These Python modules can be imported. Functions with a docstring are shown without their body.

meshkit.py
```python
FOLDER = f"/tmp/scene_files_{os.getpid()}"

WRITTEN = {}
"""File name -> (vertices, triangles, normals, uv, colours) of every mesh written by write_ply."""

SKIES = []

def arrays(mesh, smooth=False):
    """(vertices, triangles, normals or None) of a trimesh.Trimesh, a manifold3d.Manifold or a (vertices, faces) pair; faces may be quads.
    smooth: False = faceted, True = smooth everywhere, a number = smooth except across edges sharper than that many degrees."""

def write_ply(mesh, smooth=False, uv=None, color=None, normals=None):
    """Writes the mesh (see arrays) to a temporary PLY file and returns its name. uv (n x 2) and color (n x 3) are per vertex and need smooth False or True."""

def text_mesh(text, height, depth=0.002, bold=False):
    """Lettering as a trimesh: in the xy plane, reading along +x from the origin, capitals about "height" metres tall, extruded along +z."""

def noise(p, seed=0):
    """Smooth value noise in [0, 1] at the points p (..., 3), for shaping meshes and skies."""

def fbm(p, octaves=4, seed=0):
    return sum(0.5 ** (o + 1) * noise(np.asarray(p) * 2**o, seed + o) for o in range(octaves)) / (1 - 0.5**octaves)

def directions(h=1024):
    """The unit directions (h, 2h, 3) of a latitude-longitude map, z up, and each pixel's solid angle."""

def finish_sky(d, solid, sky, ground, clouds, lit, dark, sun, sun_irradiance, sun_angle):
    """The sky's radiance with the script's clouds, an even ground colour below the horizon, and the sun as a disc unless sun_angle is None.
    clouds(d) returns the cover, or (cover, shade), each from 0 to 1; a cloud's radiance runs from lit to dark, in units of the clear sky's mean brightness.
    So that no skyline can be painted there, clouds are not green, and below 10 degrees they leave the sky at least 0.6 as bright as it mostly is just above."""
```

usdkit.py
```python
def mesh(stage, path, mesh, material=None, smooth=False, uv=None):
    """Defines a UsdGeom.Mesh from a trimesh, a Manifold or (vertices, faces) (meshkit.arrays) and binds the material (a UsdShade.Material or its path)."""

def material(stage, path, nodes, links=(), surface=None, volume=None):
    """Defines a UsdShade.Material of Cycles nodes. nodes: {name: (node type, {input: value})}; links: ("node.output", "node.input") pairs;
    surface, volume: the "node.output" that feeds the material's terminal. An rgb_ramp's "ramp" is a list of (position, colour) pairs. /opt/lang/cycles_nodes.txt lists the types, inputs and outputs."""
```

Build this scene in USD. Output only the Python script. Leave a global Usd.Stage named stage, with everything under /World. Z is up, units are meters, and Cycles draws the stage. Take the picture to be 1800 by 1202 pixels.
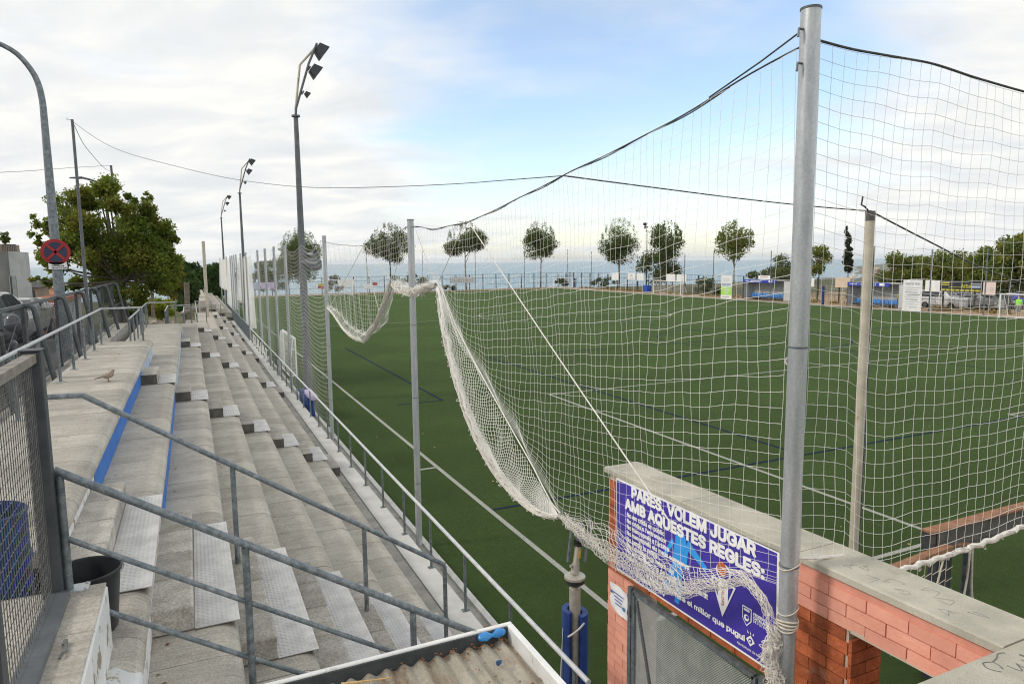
import math, random
import numpy as np, trimesh, manifold3d as m3
import usdkit, meshkit
from pxr import Gf, Sdf, Usd, UsdGeom, UsdLux, UsdShade

stage = Usd.Stage.CreateInMemory()
UsdGeom.SetStageUpAxis(stage, 'Z')
UsdGeom.SetStageMetersPerUnit(stage, 1.0)
UsdGeom.Xform.Define(stage, '/World')
UsdGeom.Scope.Define(stage, '/World/Looks')
random.seed(7); RNG = np.random.default_rng(7)
PI = math.pi

# ------------------------------------------------------------------ camera, sky, sun, exposure
# x runs across the pitch, y along the stand away from the camera, z up; the turf is z = 0
EYE = np.array([0.0, 0.0, 5.2])
FPX = 1205.0                                   # focal length in pixels of the 1800 px wide photograph
HEAD, PITCH, ROLL = map(math.radians, (25.0, 6.75, 0.6))
FWD = np.array([math.sin(HEAD)*math.cos(PITCH), math.cos(HEAD)*math.cos(PITCH), -math.sin(PITCH)])
_r = np.array([math.cos(HEAD), -math.sin(HEAD), 0.0]); _u = np.cross(_r, FWD)
RIGHT = _r*math.cos(ROLL) - _u*math.sin(ROLL); UP = _r*math.sin(ROLL) + _u*math.cos(ROLL)
cam = UsdGeom.Camera.Define(stage, '/World/camera')
cam.CreateHorizontalApertureAttr(36.0); cam.CreateVerticalApertureAttr(36.0*683/1024)
cam.CreateFocalLengthAttr(36.0*FPX/1800)
cam.CreateClippingRangeAttr(Gf.Vec2f(0.05, 200000))
cam.AddTransformOp().Set(Gf.Matrix4d(*RIGHT, 0, *UP, 0, *(-FWD), 0, *EYE, 1))
cam.CreateExposureAttr(0.47)

SUN = np.array([-0.97, 0.22, 0.0]); SUN /= np.linalg.norm(SUN)
SUN_EL = math.radians(36)
SUN = np.array([SUN[0]*math.cos(SUN_EL), SUN[1]*math.cos(SUN_EL), math.sin(SUN_EL)])
sun = UsdLux.DistantLight.Define(stage, '/World/sun')
sun.CreateIntensityAttr(0.36); sun.CreateAngleAttr(10.0); sun.CreateColorAttr(Gf.Vec3f(1.0, 0.93, 0.84))
sun.GetPrim().CreateAttribute('inputs:normalize', Sdf.ValueTypeNames.Bool).Set(True)
_z = SUN; _x = np.cross([0, 0, 1.0], _z); _x /= np.linalg.norm(_x); _y = np.cross(_z, _x)
sun.AddTransformOp().Set(Gf.Matrix4d(*_x, 0, *_y, 0, *_z, 0, 0, 0, 50, 1))

sky = UsdLux.DomeLight.Define(stage, '/World/sky')
sky.GetPrim().SetCustomDataByKey('kind', 'structure')
sky_mat = usdkit.material(stage, '/World/Looks/sky', {
    'sky': ('sky_texture', {'sky_type': 'single_scattering', 'sun_disc': False, 'sun_elevation': SUN_EL, 'sun_rotation': math.atan2(SUN[0], SUN[1]), 'altitude': 100.0, 'aerosol_density': 1.0}),
    'geo': ('texture_coordinate', {}),
    'sep': ('separate_xyz', {}),
    'zc': ('math', {'math_type': 'maximum', 'value2': 0.0}),
    'zo': ('math', {'math_type': 'add', 'value2': 0.16}),
    'inv': ('math', {'math_type': 'divide', 'value1': 1.0}),
    'flat': ('vector_math', {'math_type': 'scale'}),
    'squash': ('mapping', {'scale': (1.0, 1.0, 0.0), 'rotation': (0, 0, 0.55)}),
    'stretch': ('mapping', {'scale': (1.0, 1.5, 1.0)}),
    'n1': ('noise_texture', {'scale': 0.55, 'detail': 7.0, 'roughness': 0.56, 'distortion': 0.25}),
    'n2': ('noise_texture', {'scale': 1.9, 'detail': 6.0, 'roughness': 0.55, 'distortion': 0.35}),
    # the broken part of the layer: a wide gap of thinner cloud in one direction of the sky
    'gap': ('vector_math', {'math_type': 'dot_product', 'vector2': (0.525, 0.80, 0.29)}),
    'gapr': ('map_range', {'range_type': 'smoothstep', 'from_min': 0.90, 'from_max': 0.995, 'to_min': 0.0, 'to_max': 0.30, 'clamp': True}),
    'sub': ('math', {'math_type': 'subtract'}),
    'cover': ('map_range', {'range_type': 'smoothstep', 'from_min': 0.16, 'from_max': 0.46, 'to_min': 0.06, 'to_max': 1.0, 'clamp': True}),
    'tone': ('rgb_ramp', {'ramp': [(0.33, (5.95, 6.12, 6.25)), (0.47, (6.55, 6.65, 6.65)), (0.60, (7.35, 7.3, 7.05))]}),
    'clear': ('mix', {'mix_type': 'multiply', 'fac': 1.0, 'color2': (1.75, 1.75, 1.75)}),
    'mix': ('mix', {'mix_type': 'mix'}),
    'bg': ('background_shader', {'strength': 0.10})},
    [('geo.generated', 'sep.vector'), ('sep.z', 'zc.value1'), ('zc.value', 'zo.value1'), ('zo.value', 'inv.value2'),
     ('geo.generated', 'flat.vector1'), ('inv.value', 'flat.scale'), ('flat.vector', 'squash.vector'), ('squash.vector', 'stretch.vector'),
     ('stretch.vector', 'n1.vector'), ('stretch.vector', 'n2.vector'),
     ('geo.generated', 'gap.vector1'), ('gap.value', 'gapr.value'), ('n1.fac', 'sub.value1'), ('gapr.result', 'sub.value2'),
     ('sub.value', 'cover.value'), ('n2.fac', 'tone.fac'), ('sky.color', 'clear.color1'),
     ('cover.result', 'mix.fac'), ('clear.color', 'mix.color1'), ('tone.color', 'mix.color2'), ('mix.color', 'bg.color')],
    surface='bg.background')
UsdShade.MaterialBindingAPI.Apply(sky.GetPrim()).Bind(sky_mat)

# ------------------------------------------------------------------ helpers
def ray(px, py):
    return FWD + RIGHT*(px-900)/FPX + UP*(601-py)/FPX
def at(px, py, x=None, y=None, z=None):
    """The point of the plane x=, y= or z= on the line of sight of a pixel of the photograph: used for measuring."""
    k, v = next((i, v) for i, v in enumerate((x, y, z)) if v is not None)
    d = ray(px, py)
    return EYE + d*(v-EYE[k])/d[k]

USED, LOC = {}, {'/World': np.zeros(3)}
def numbered(parent, name):
    n = USED.get((parent, name), 0); USED[(parent, name)] = n+1
    return f'{parent}/{name}' if n == 0 else f'{parent}/{name}_{n:03d}'
def tag(p, label=None, cat=None, group=None, kind=None):
    p = p.GetPrim() if hasattr(p, 'GetPrim') else p
    for k, v in (('label', label), ('category', cat), ('group', group), ('kind', kind)):
        if v: p.SetCustomDataByKey(k, v)
    return p
def thing(name, label, cat, loc=(0, 0, 0), rz=0, group=None):
    path = numbered('/World', name); x = UsdGeom.Xform.Define(stage, path)
    x.AddTranslateOp().Set(Gf.Vec3d(*map(float, loc))); x.AddRotateZOp().Set(float(rz))
    LOC[path] = np.array(loc, float) if rz == 0 else np.zeros(3)   # a turned thing gets parts in its own coordinates
    tag(x, label, cat, group)
    return path
def dup(src, loc, rz=0, label=None, group=None):
    name = src.rpartition('/')[2].rstrip('0123456789').rstrip('_')
    path = numbered('/World', name); x = UsdGeom.Xform.Define(stage, path)
    x.AddTranslateOp().Set(Gf.Vec3d(*map(float, loc))); x.AddRotateZOp().Set(float(rz))
    was = stage.GetPrimAtPath(src).GetCustomData()
    x.GetPrim().GetReferences().AddInternalReference(src); x.GetPrim().SetInstanceable(True)
    tag(x, label or was['label'], was['category'], group or was.get('group'))
    return path

class MB:
    def __init__(s): s.v, s.f, s.n = [], [], 0
    def add(s, v, f):
        v = np.asarray(v, float); f = np.asarray(f, int)
        if f.shape[1] == 4: f = np.vstack([f[:, [0, 1, 2]], f[:, [0, 2, 3]]])
        s.v.append(v); s.f.append(f+s.n); s.n += len(v); return s
    def tm(s, m):
        if hasattr(m, 'to_mesh'):
            q = m.to_mesh(); return s.add(q.vert_properties[:, :3], q.tri_verts)
        return s.add(m.vertices, m.faces)
    def box(s, x0, x1, y0, y1, z0, z1):
        v = [(x, y, z) for x in (x0, x1) for y in (y0, y1) for z in (z0, z1)]
        return s.add(v, [(0, 1, 3, 2), (4, 6, 7, 5), (0, 4, 5, 1), (2, 3, 7, 6), (0, 2, 6, 4), (1, 5, 7, 3)])
    def cbox(s, x0, x1, y0, y1, z0, z1, c=0.01):
        """a box with chamfered edges"""
        P = []
        for i, x in enumerate((x0, x1)):
            for j, y in enumerate((y0, y1)):
                for k, z in enumerate((z0, z1)):
                    dx, dy, dz = (c if i == 0 else -c), (c if j == 0 else -c), (c if k == 0 else -c)
                    P += [(x, y+dy, z+dz), (x+dx, y, z+dz), (x+dx, y+dy, z)]
        h = trimesh.convex.convex_hull(np.array(P)); return s.add(h.vertices, h.faces)
    def obox(s, c, ax, ay, az):
        c, ax, ay, az = (np.asarray(q, float) for q in (c, ax, ay, az))
        v = [c+i*ax+j*ay+k*az for i in (-1, 1) for j in (-1, 1) for k in (-1, 1)]
        return s.add(v, [(0, 1, 3, 2), (4, 6, 7, 5), (0, 4, 5, 1), (2, 3, 7, 6), (0, 2, 6, 4), (1, 5, 7, 3)])
    def bar(s, p, q, w, h, up=(0, 0, 1)):
        p, q = np.asarray(p, float), np.asarray(q, float); d = q-p; L = np.linalg.norm(d); d = d/L
        a = np.cross(up, d)
        if np.linalg.norm(a) < 1e-6: a = np.cross((1, 0, 0), d)
        a /= np.linalg.norm(a); b = np.cross(d, a)
        return s.obox((p+q)/2, d*L/2, a*w/2, b*h/2)
    def tube(s, pts, r, n=10, cap=True):
        p = np.asarray(pts, float); m = len(p); r = np.broadcast_to(np.asarray(r, float), (m,))
        t = np.gradient(p, axis=0) if m > 2 else np.array([p[1]-p[0]]*2); t /= np.maximum(np.linalg.norm(t, axis=1, keepdims=True), 1e-9)
        a = np.cross(t[0], (0, 0, 1.0))
        if np.linalg.norm(a) < 1e-3: a = np.cross(t[0], (1.0, 0, 0))
        V = []; an = np.arange(n)*2*PI/n
        for i in range(m):
            a = a-t[i]*(a@t[i]); a /= np.linalg.norm(a); b = np.cross(t[i], a)
            V.append(p[i]+r[i]*(np.cos(an)[:, None]*a+np.sin(an)[:, None]*b))
        V = np.vstack(V); F = []
        i, j = np.meshgrid(np.arange(m-1), np.arange(n), indexing='ij'); i, j = i.ravel(), j.ravel(); k = (j+1) % n
        F = np.stack([i*n+j, i*n+k, (i+1)*n+k, (i+1)*n+j], 1); F = np.vstack([F[:, [0, 1, 2]], F[:, [0, 2, 3]]])
        if cap:
            V = np.vstack([V, p[0], p[-1]]); c0, c1 = m*n, m*n+1; j = np.arange(n); k = (j+1) % n
            F = np.vstack([F, np.stack([k, j, np.full(n, c0)], 1), np.stack([(m-1)*n+j, (m-1)*n+k, np.full(n, c1)], 1)])
        return s.add(V, F)
    def strands(s, A, B, r, n=3):
        """many thin straight strands at once, A and B (k, 3)"""
        A, B = np.asarray(A, float), np.asarray(B, float); d = B-A; L = np.linalg.norm(d, axis=1, keepdims=True); d = d/np.maximum(L, 1e-9)
        ref = np.where(np.abs(d[:, 2:3]) > 0.8, [[1.0, 0.3, 0]], [[0, 0, 1.0]]); a = np.cross(d, ref); a /= np.linalg.norm(a, axis=1, keepdims=True); b = np.cross(d, a)
        k = len(A); V = np.zeros((k, 2*n, 3)); rr = np.broadcast_to(np.asarray(r, float), (k,))[:, None]
        for i in range(n):
            o = rr*(math.cos(2*PI*i/n)*a+math.sin(2*PI*i/n)*b); V[:, i] = A+o; V[:, n+i] = B+o
        f = np.array([q for i in range(n) for q in ((i, (i+1) % n, n+(i+1) % n), (i, n+(i+1) % n, n+i))])
        return s.add(V.reshape(-1, 3), (f[None]+(np.arange(k)*2*n)[:, None, None]).reshape(-1, 3))
    def prism(s, poly, axis, a, b):
        """poly (k,2) extruded along axis: 'y' -> (x,z), 'x' -> (y,z), 'z' -> (x,y)"""
        poly = np.asarray(poly, float); k = len(poly)
        def put(t): 
            c = np.full(k, t)
            return {'y': np.stack([poly[:, 0], c, poly[:, 1]], 1), 'x': np.stack([c, poly[:, 0], poly[:, 1]], 1), 'z': np.stack([poly[:, 0], poly[:, 1], c], 1)}[axis]
        V = np.vstack([put(a), put(b)]); j = np.arange(k); n = (j+1) % k
        F = np.vstack([np.stack([j, n, k+n], 1), np.stack([j, k+n, k+j], 1)])
        t = np.array(m3.triangulate([poly])) if True else None
        return s.add(V, np.vstack([F, t[:, ::-1], t+k]))
    def grid(s, P):
        P = np.asarray(P, float); a, b = P.shape[:2]; i, j = np.meshgrid(np.arange(a-1), np.arange(b-1), indexing='ij'); i, j = i.ravel(), j.ravel()
        return s.add(P.reshape(-1, 3), np.stack([i*b+j, (i+1)*b+j, (i+1)*b+j+1, i*b+j+1], 1))
    def mesh(s): return np.vstack(s.v), np.vstack(s.f)
    def move(s, R=None, t=(0, 0, 0)):
        s.v = [(q@np.asarray(R, float).T if R is not None else q)+np.asarray(t, float) for q in s.v]; return s
    def build(s, name, mat, parent='/World', smooth=False, label=None, cat=None, group=None, kind=None, local=False):
        path = numbered(parent, name); v, f = s.mesh()
        if parent == '/World':
            off = np.zeros(3)
        else: off = np.zeros(3) if local else LOC.get(parent, np.zeros(3))
        top = parent == '/World' and cat is not None and kind is None
        if top: off = np.array([(v[:, 0].min()+v[:, 0].max())/2, (v[:, 1].min()+v[:, 1].max())/2, v[:, 2].min()])
        m = usdkit.mesh(stage, path, (v-off, f), MATS[mat] if isinstance(mat, str) else mat, smooth=smooth)
        if top: m.AddTranslateOp().Set(Gf.Vec3d(*off))
        LOC[path] = np.zeros(3) if local else off
        if parent != '/World' and not local: LOC[path] = LOC.get(parent, np.zeros(3))
        tag(m, label, cat, group, kind)
        return path
def text_mb(lines, origin, xdir, ydir, height, depth=0.003, bold=False):
    mb = MB(); xd, yd = np.asarray(xdir, float), np.asarray(ydir, float); zd = np.cross(xd, yd)
    t = meshkit.text_mesh(lines, height, depth, bold)
    v = np.asarray(t.vertices); mb.add(np.asarray(origin, float)+v[:, :1]*xd+v[:, 1:2]*yd+v[:, 2:3]*zd, t.faces)
    return mb
def hull(pts):
    """convex hull of spheres [(x,y,z,r)...] as a Manifold"""
    return m3.Manifold.batch_hull([m3.Manifold.sphere(p[3], 20).translate(tuple(map(float, p[:3]))) for p in pts])
def chain(bones):
    out = None
    for b in bones:
        h = hull(b); out = h if out is None else out+h
    return out

# ------------------------------------------------------------------ materials
MATS = {}
def surf(name, c1, c2=None, scale=6.0, rough=0.75, bump=0.0, bscale=80.0, metal=0.0, spec=0.3, vary=0.0, c3=None, s3=1.2, lo3=0.55, hi3=0.62, det=6.0, lo=0.38, hi=0.64, stretch=None, coords='pos', speck=None, sscale=180.0, coat=0.0, fac3=1.0):
    c2 = c2 or c1
    N = {'g': ('geometry', {}), 'map': ('mapping', {'scale': stretch or (1, 1, 1)}), 'n': ('noise_texture', {'scale': scale, 'detail': det, 'roughness': 0.62}),
         'r': ('rgb_ramp', {'ramp': [(lo, c1), (hi, c2)]}), 'p': ('principled_bsdf', {'roughness': rough, 'metallic': metal, 'specular_ior_level': spec, 'coat_weight': coat})}
    L = [('g.position', 'map.vector'), ('map.vector', 'n.vector'), ('n.fac', 'r.fac')]
    out = 'r.color'
    if c3:
        N['n3'] = ('noise_texture', {'scale': s3, 'detail': 7.0, 'roughness': 0.66}); N['m3'] = ('map_range', {'from_min': lo3, 'from_max': hi3, 'to_max': fac3, 'clamp': True}); N['x3'] = ('mix', {'color2': c3})
        L += [('map.vector', 'n3.vector'), ('n3.fac', 'm3.value'), ('m3.result', 'x3.fac'), (out, 'x3.color1')]; out = 'x3.color'
    if speck:
        N['ns'] = ('noise_texture', {'scale': sscale, 'detail': 2.0}); N['ms'] = ('map_range', {'from_min': 0.35, 'from_max': 0.68, 'to_min': 1-speck, 'to_max': 1+speck, 'clamp': True}); N['xs'] = ('mix', {'mix_type': 'multiply', 'fac': 1.0})
        L += [('g.position', 'ns.vector'), ('ns.fac', 'ms.value'), ('ms.result', 'xs.color2'), (out, 'xs.color1')]; out = 'xs.color'
    if vary:
        N['o'] = ('object_info', {}); N['mv'] = ('map_range', {'to_min': 1-vary, 'to_max': 1+vary}); N['xv'] = ('mix', {'mix_type': 'multiply', 'fac': 1.0})
        L += [('o.random', 'mv.value'), ('mv.result', 'xv.color2'), (out, 'xv.color1')]; out = 'xv.color'
    L.append((out, 'p.base_color'))
    if bump:
        N['nb'] = ('noise_texture', {'scale': bscale, 'detail': 4.0}); N['b'] = ('bump', {'strength': 1.0, 'distance': bump})
        L += [('map.vector', 'nb.vector'), ('nb.fac', 'b.height'), ('b.normal', 'p.normal')]
    MATS[name] = usdkit.material(stage, f'/World/Looks/{name}', N, L, surface='p.BSDF')
    return MATS[name]

surf('concrete', (.33, .30, .255), (.43, .395, .335), 2.2, .88, .003, 120, vary=.07, c3=(.25, .23, .195), s3=1.1, lo3=.52, hi3=.74, speck=.16, fac3=.7)
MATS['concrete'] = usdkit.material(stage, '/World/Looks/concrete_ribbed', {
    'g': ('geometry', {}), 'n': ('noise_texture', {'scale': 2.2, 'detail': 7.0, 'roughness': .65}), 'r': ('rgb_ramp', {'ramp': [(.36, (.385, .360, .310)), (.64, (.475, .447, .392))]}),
    'mp': ('mapping', {'scale': (2.2, 30.0, 2.2)}), 'ns': ('noise_texture', {'scale': 1.0, 'detail': 4.0, 'roughness': .6}), 'ms': ('map_range', {'from_min': .32, 'from_max': .62, 'to_min': .86, 'to_max': 1.05, 'clamp': True}), 'xs': ('mix', {'mix_type': 'multiply', 'fac': 1.0}),
    'nk': ('noise_texture', {'scale': 62.0, 'detail': 5.0, 'roughness': .75}), 'mk': ('map_range', {'from_min': .36, 'from_max': .64, 'to_min': .72, 'to_max': 1.20, 'clamp': True}), 'xk': ('mix', {'mix_type': 'multiply', 'fac': 1.0}),
    'nd': ('noise_texture', {'scale': 3.2, 'detail': 9.0, 'roughness': .78}), 'md': ('map_range', {'from_min': .50, 'from_max': .66, 'to_max': .48, 'clamp': True}), 'xd': ('mix', {'color2': (.26, .24, .20)}),
    'o': ('object_info', {}), 'mv': ('map_range', {'to_min': .85, 'to_max': 1.10}), 'xv': ('mix', {'mix_type': 'multiply', 'fac': 1.0}),
    'ad': ('math', {'math_type': 'add'}), 'b': ('bump', {'strength': 1.0, 'distance': .004}), 'p': ('principled_bsdf', {'roughness': .88, 'specular_ior_level': .25})},
    [('g.position', 'n.vector'), ('n.fac', 'r.fac'), ('g.position', 'mp.vector'), ('mp.vector', 'ns.vector'), ('ns.fac', 'ms.value'), ('r.color', 'xs.color1'), ('ms.result', 'xs.color2'),
     ('g.position', 'nk.vector'), ('nk.fac', 'mk.value'), ('xs.color', 'xk.color1'), ('mk.result', 'xk.color2'), ('g.position', 'nd.vector'), ('nd.fac', 'md.value'), ('md.result', 'xd.fac'), ('xk.color', 'xd.color1'),
     ('o.random', 'mv.value'), ('xd.color', 'xv.color1'), ('mv.result', 'xv.color2'), ('xv.color', 'p.base_color'), ('ns.fac', 'ad.value1'), ('nk.fac', 'ad.value2'), ('ad.value', 'b.height'), ('b.normal', 'p.normal')], surface='p.BSDF')
surf('block_end_shade', (.075, .07, .062), (.12, .115, .10), 6, .92, .003, 90, speck=.2)  # darker concrete that carries the shade of the step ends in its colour
surf('concrete_block', (.33, .31, .275), (.44, .42, .375), 5, .9, .004, 70, vary=.12, speck=.24, sscale=65, c3=(.22, .20, .165), s3=4, lo3=.52, hi3=.68, fac3=.6)
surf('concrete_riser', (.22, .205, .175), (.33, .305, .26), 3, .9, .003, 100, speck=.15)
surf('coping', (.35, .335, .275), (.46, .435, .36), 3.0, .85, .002, 140, c3=(.23, .225, .19), s3=2.2, lo3=.55, hi3=.75, speck=.1, fac3=.7)
surf('pale_floor', (.44, .435, .41), (.55, .54, .505), 1.6, .55, .001, 90, c3=(.35, .35, .335), s3=.9, lo3=.52, hi3=.72, fac3=.6)
surf('gutter', (.25, .245, .22), (.36, .35, .315), 3.5, .9, .004, 70, c3=(.12, .115, .10), s3=2.0, lo3=.56, hi3=.7)
surf('kerb', (.46, .455, .43), (.58, .57, .54), 6, .7, .002, 60)
surf('blue_paint', (.02, .12, .42), (.035, .16, .50), 3, .6, .001, 60, c3=(.10, .19, .40), s3=4, lo3=.60, hi3=.68)
surf('pale_blue_paint', (.36, .43, .54), (.50, .57, .66), 2.5, .6, .001, 60, c3=(.20, .33, .55), s3=1.6, lo3=.55, hi3=.66)
surf('peeling_white', (.60, .61, .61), (.72, .72, .71), 4, .8, .004, 50, c3=(.27, .235, .17), s3=6, lo3=.545, hi3=.575)
surf('peeling_patch', (.30, .25, .17), (.38, .32, .23), 5, .9, .004, 60, c3=(.62, .63, .63), s3=5.5, lo3=.43, hi3=.46)
surf('galvanised', (.12, .143, .158), (.215, .24, .255), 16, .48, .0006, 40, metal=.55, spec=.4, c3=(.36, .38, .39), s3=9, lo3=.54, hi3=.72, fac3=.6, speck=.15, sscale=70)
surf('galvanised_light', (.36, .38, .395), (.46, .48, .49), 18, .36, .0004, 40, metal=.5, spec=.5, c3=(.50, .52, .53), s3=5, lo3=.52, hi3=.75, fac3=.4, stretch=(1, 1, .18), speck=.07, sscale=60)
surf('galvanised_bright', (.52, .53, .535), (.66, .67, .67), 7, .36, .0005, 30, metal=.35, spec=.5)
surf('grey_mast', (.10, .11, .118), (.145, .157, .166), 4, .5, metal=.3)
surf('dark_steel', (.038, .043, .048), (.058, .063, .068), 8, .5, .0004, 60, metal=.2, spec=.4)
surf('fence_steel', (.06, .068, .073), (.10, .108, .113), 6, .55, .0005, 50, metal=.3)
surf('weathered_bar', (.17, .15, .13), (.25, .225, .195), 12, .6, .0006, 70, metal=.2)
surf('wire', (.22, .22, .215), (.32, .32, .31), 20, .5, metal=.4)
surf('plate_steel', (.44, .435, .425), (.57, .565, .555), 5, .40, metal=.35, spec=.5, c3=(.33, .32, .30), s3=6, lo3=.56, hi3=.72, fac3=.6)
surf('panel_wire', (.10, .10, .098), (.17, .17, .165), 20, .5, metal=.3)
surf('treadplate', (.55, .565, .57), (.66, .67, .67), 3.5, .45, metal=.35, spec=.5, c3=(.42, .42, .41), s3=4, lo3=.55, hi3=.7, fac3=.5)
surf('black_plastic', (.018, .019, .021), (.03, .031, .033), 9, .42)
surf('blue_barrel', (.010, .035, .13), (.016, .05, .17), 5, .4)
surf('rope_white', (.60, .57, .51), (.78, .755, .70), 30, .9, .002, 200)
surf('rope_cream', (.52, .47, .38), (.66, .61, .52), 30, .9, .002, 200)
surf('net_white', (.66, .65, .62), (.78, .77, .73), 18, .85)
surf('cable', (.05, .05, .05), (.09, .088, .085), 20, .6, metal=.3)
surf('brick', (.30, .075, .028), (.42, .12, .048), 9, .88, .008, 45, vary=.24, c3=(.50, .36, .27), s3=3.2, lo3=.60, hi3=.72, fac3=.6, speck=.15, sscale=90)
surf('brick_pink', (.63, .275, .20), (.73, .345, .255), 3.5, .72, .004, 45, vary=.07, c3=(.50, .22, .16), s3=5, lo3=.58, hi3=.74, fac3=.5)
surf('mortar', (.36, .30, .23), (.48, .41, .33), 12, .95, .004, 60)
surf('mortar_pink', (.58, .255, .185), (.66, .305, .225), 8, .9, .003, 60)
surf('sign_blue', (.045, .03, .30), (.055, .036, .34), 2, .35, spec=.5)
surf('sign_white', (.78, .78, .78), (.84, .84, .83), 4, .5)
surf('sign_cyan', (.03, .30, .74), (.04, .33, .78), 2, .4)
surf('sign_orange', (.45, .10, .03), (.52, .14, .05), 8, .5)
surf('paper', (.66, .66, .68), (.76, .76, .77), 6, .8)
surf('ink_blue', (.05, .12, .35)); surf('ink_grey', (.16, .17, .19)); surf('ink_faint', (.24, .245, .23)); surf('ink_black', (.02, .02, .022)); surf('ink_light', (.45, .47, .5))
surf('graffiti', (.10, .105, .10), (.17, .172, .16), 14, .8)
surf('white_metal', (.70, .70, .68), (.80, .80, .78), 6, .4, c3=(.45, .42, .37), s3=9, lo3=.60, hi3=.68)
surf('goal_white', (.76, .76, .74), (.82, .82, .80), 5, .4)
surf('rust', (.20, .095, .05), (.30, .155, .085), 9, .75, .001, 80)
surf('brown_steel', (.09, .085, .08), (.14, .13, .125), 5, .5, .0008, 50, metal=.4)
surf('cream_pole', (.40, .365, .29), (.49, .45, .36), 5, .55, c3=(.30, .20, .12), s3=3, lo3=.64, hi3=.7)
surf('foam_blue', (.010, .034, .15), (.016, .046, .19), 4, .45, spec=.4)
surf('foam_grey', (.42, .42, .42), (.50, .50, .50), 8, .6)
surf('joint_metal', (.42, .40, .35), (.55, .52, .45), 12, .45, metal=.6)
surf('yellow', (.62, .40, .08)); surf('rubber', (.02, .02, .02), (.03, .03, .03), 8, .8)
surf('roof_sheet', (.30, .27, .215), (.40, .365, .30), 3.0, .55, .001, 60, c3=(.17, .10, .05), s3=2.2, lo3=.50, hi3=.66, stretch=(2.2, .55, 1), fac3=.85, speck=.12, sscale=60)
surf('dead_leaf', (.16, .075, .03), (.26, .13, .055), 20, .9); surf('straw', (.50, .33, .14), (.60, .42, .2), 20, .8)
surf('bottle_blue', (.03, .20, .55), (.05, .28, .62), 12, .25, spec=.5); surf('cap_blue', (.02, .05, .12), (.03, .08, .17), 10, .4)
surf('asphalt', (.075, .072, .068), (.11, .106, .10), 3, .9, .004, 60, speck=.2)
surf('dirt', (.27, .19, .115), (.36, .265, .17), 1.5, .95, .01, 14, speck=.1)
surf('terrain', (.06, .07, .03), (.14, .125, .07), .05, .95, c3=(.30, .27, .22), s3=.022, lo3=.56, hi3=.63)
surf('bark', (.10, .085, .065), (.19, .165, .13), 9, .9, .006, 30)
surf('pale_bark', (.20, .18, .145), (.32, .29, .24), 5, .9, .004, 30)
surf('render_grey', (.17, .175, .17), (.22, .225, .215), 1.2, .9); surf('render_pale', (.31, .325, .315), (.39, .40, .385), 1.4, .9)
surf('render_brown', (.20, .15, .11), (.27, .205, .15), 1, .9); surf('roof_tile', (.30, .12, .07), (.38, .17, .10), 4, .9)
surf('window_dark', (.035, .04, .045), (.06, .065, .07), 3, .15, spec=.6)
surf('car_white', (.66, .67, .68), (.70, .71, .72), 2, .25, spec=.5, coat=.6); surf('car_dark', (.03, .032, .036), (.04, .042, .046), 2, .25, spec=.5, coat=.7)
surf('car_grey', (.16, .165, .17), (.19, .195, .20), 2, .3, spec=.5, coat=.6); surf('car_red', (.28, .03, .03), (.32, .04, .035), 2, .3, spec=.5, coat=.6)
surf('glass_dark', (.02, .024, .028), (.03, .034, .038), 2, .06, spec=.7); surf('tail_red', (.35, .02, .02)); surf('lamp_clear', (.6, .6, .58), rough=.2)
surf('sign_red', (.27, .02, .025), (.32, .028, .03), 3, .45); surf('sign_navy', (.025, .035, .065), (.032, .042, .075), 3, .45)
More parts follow.
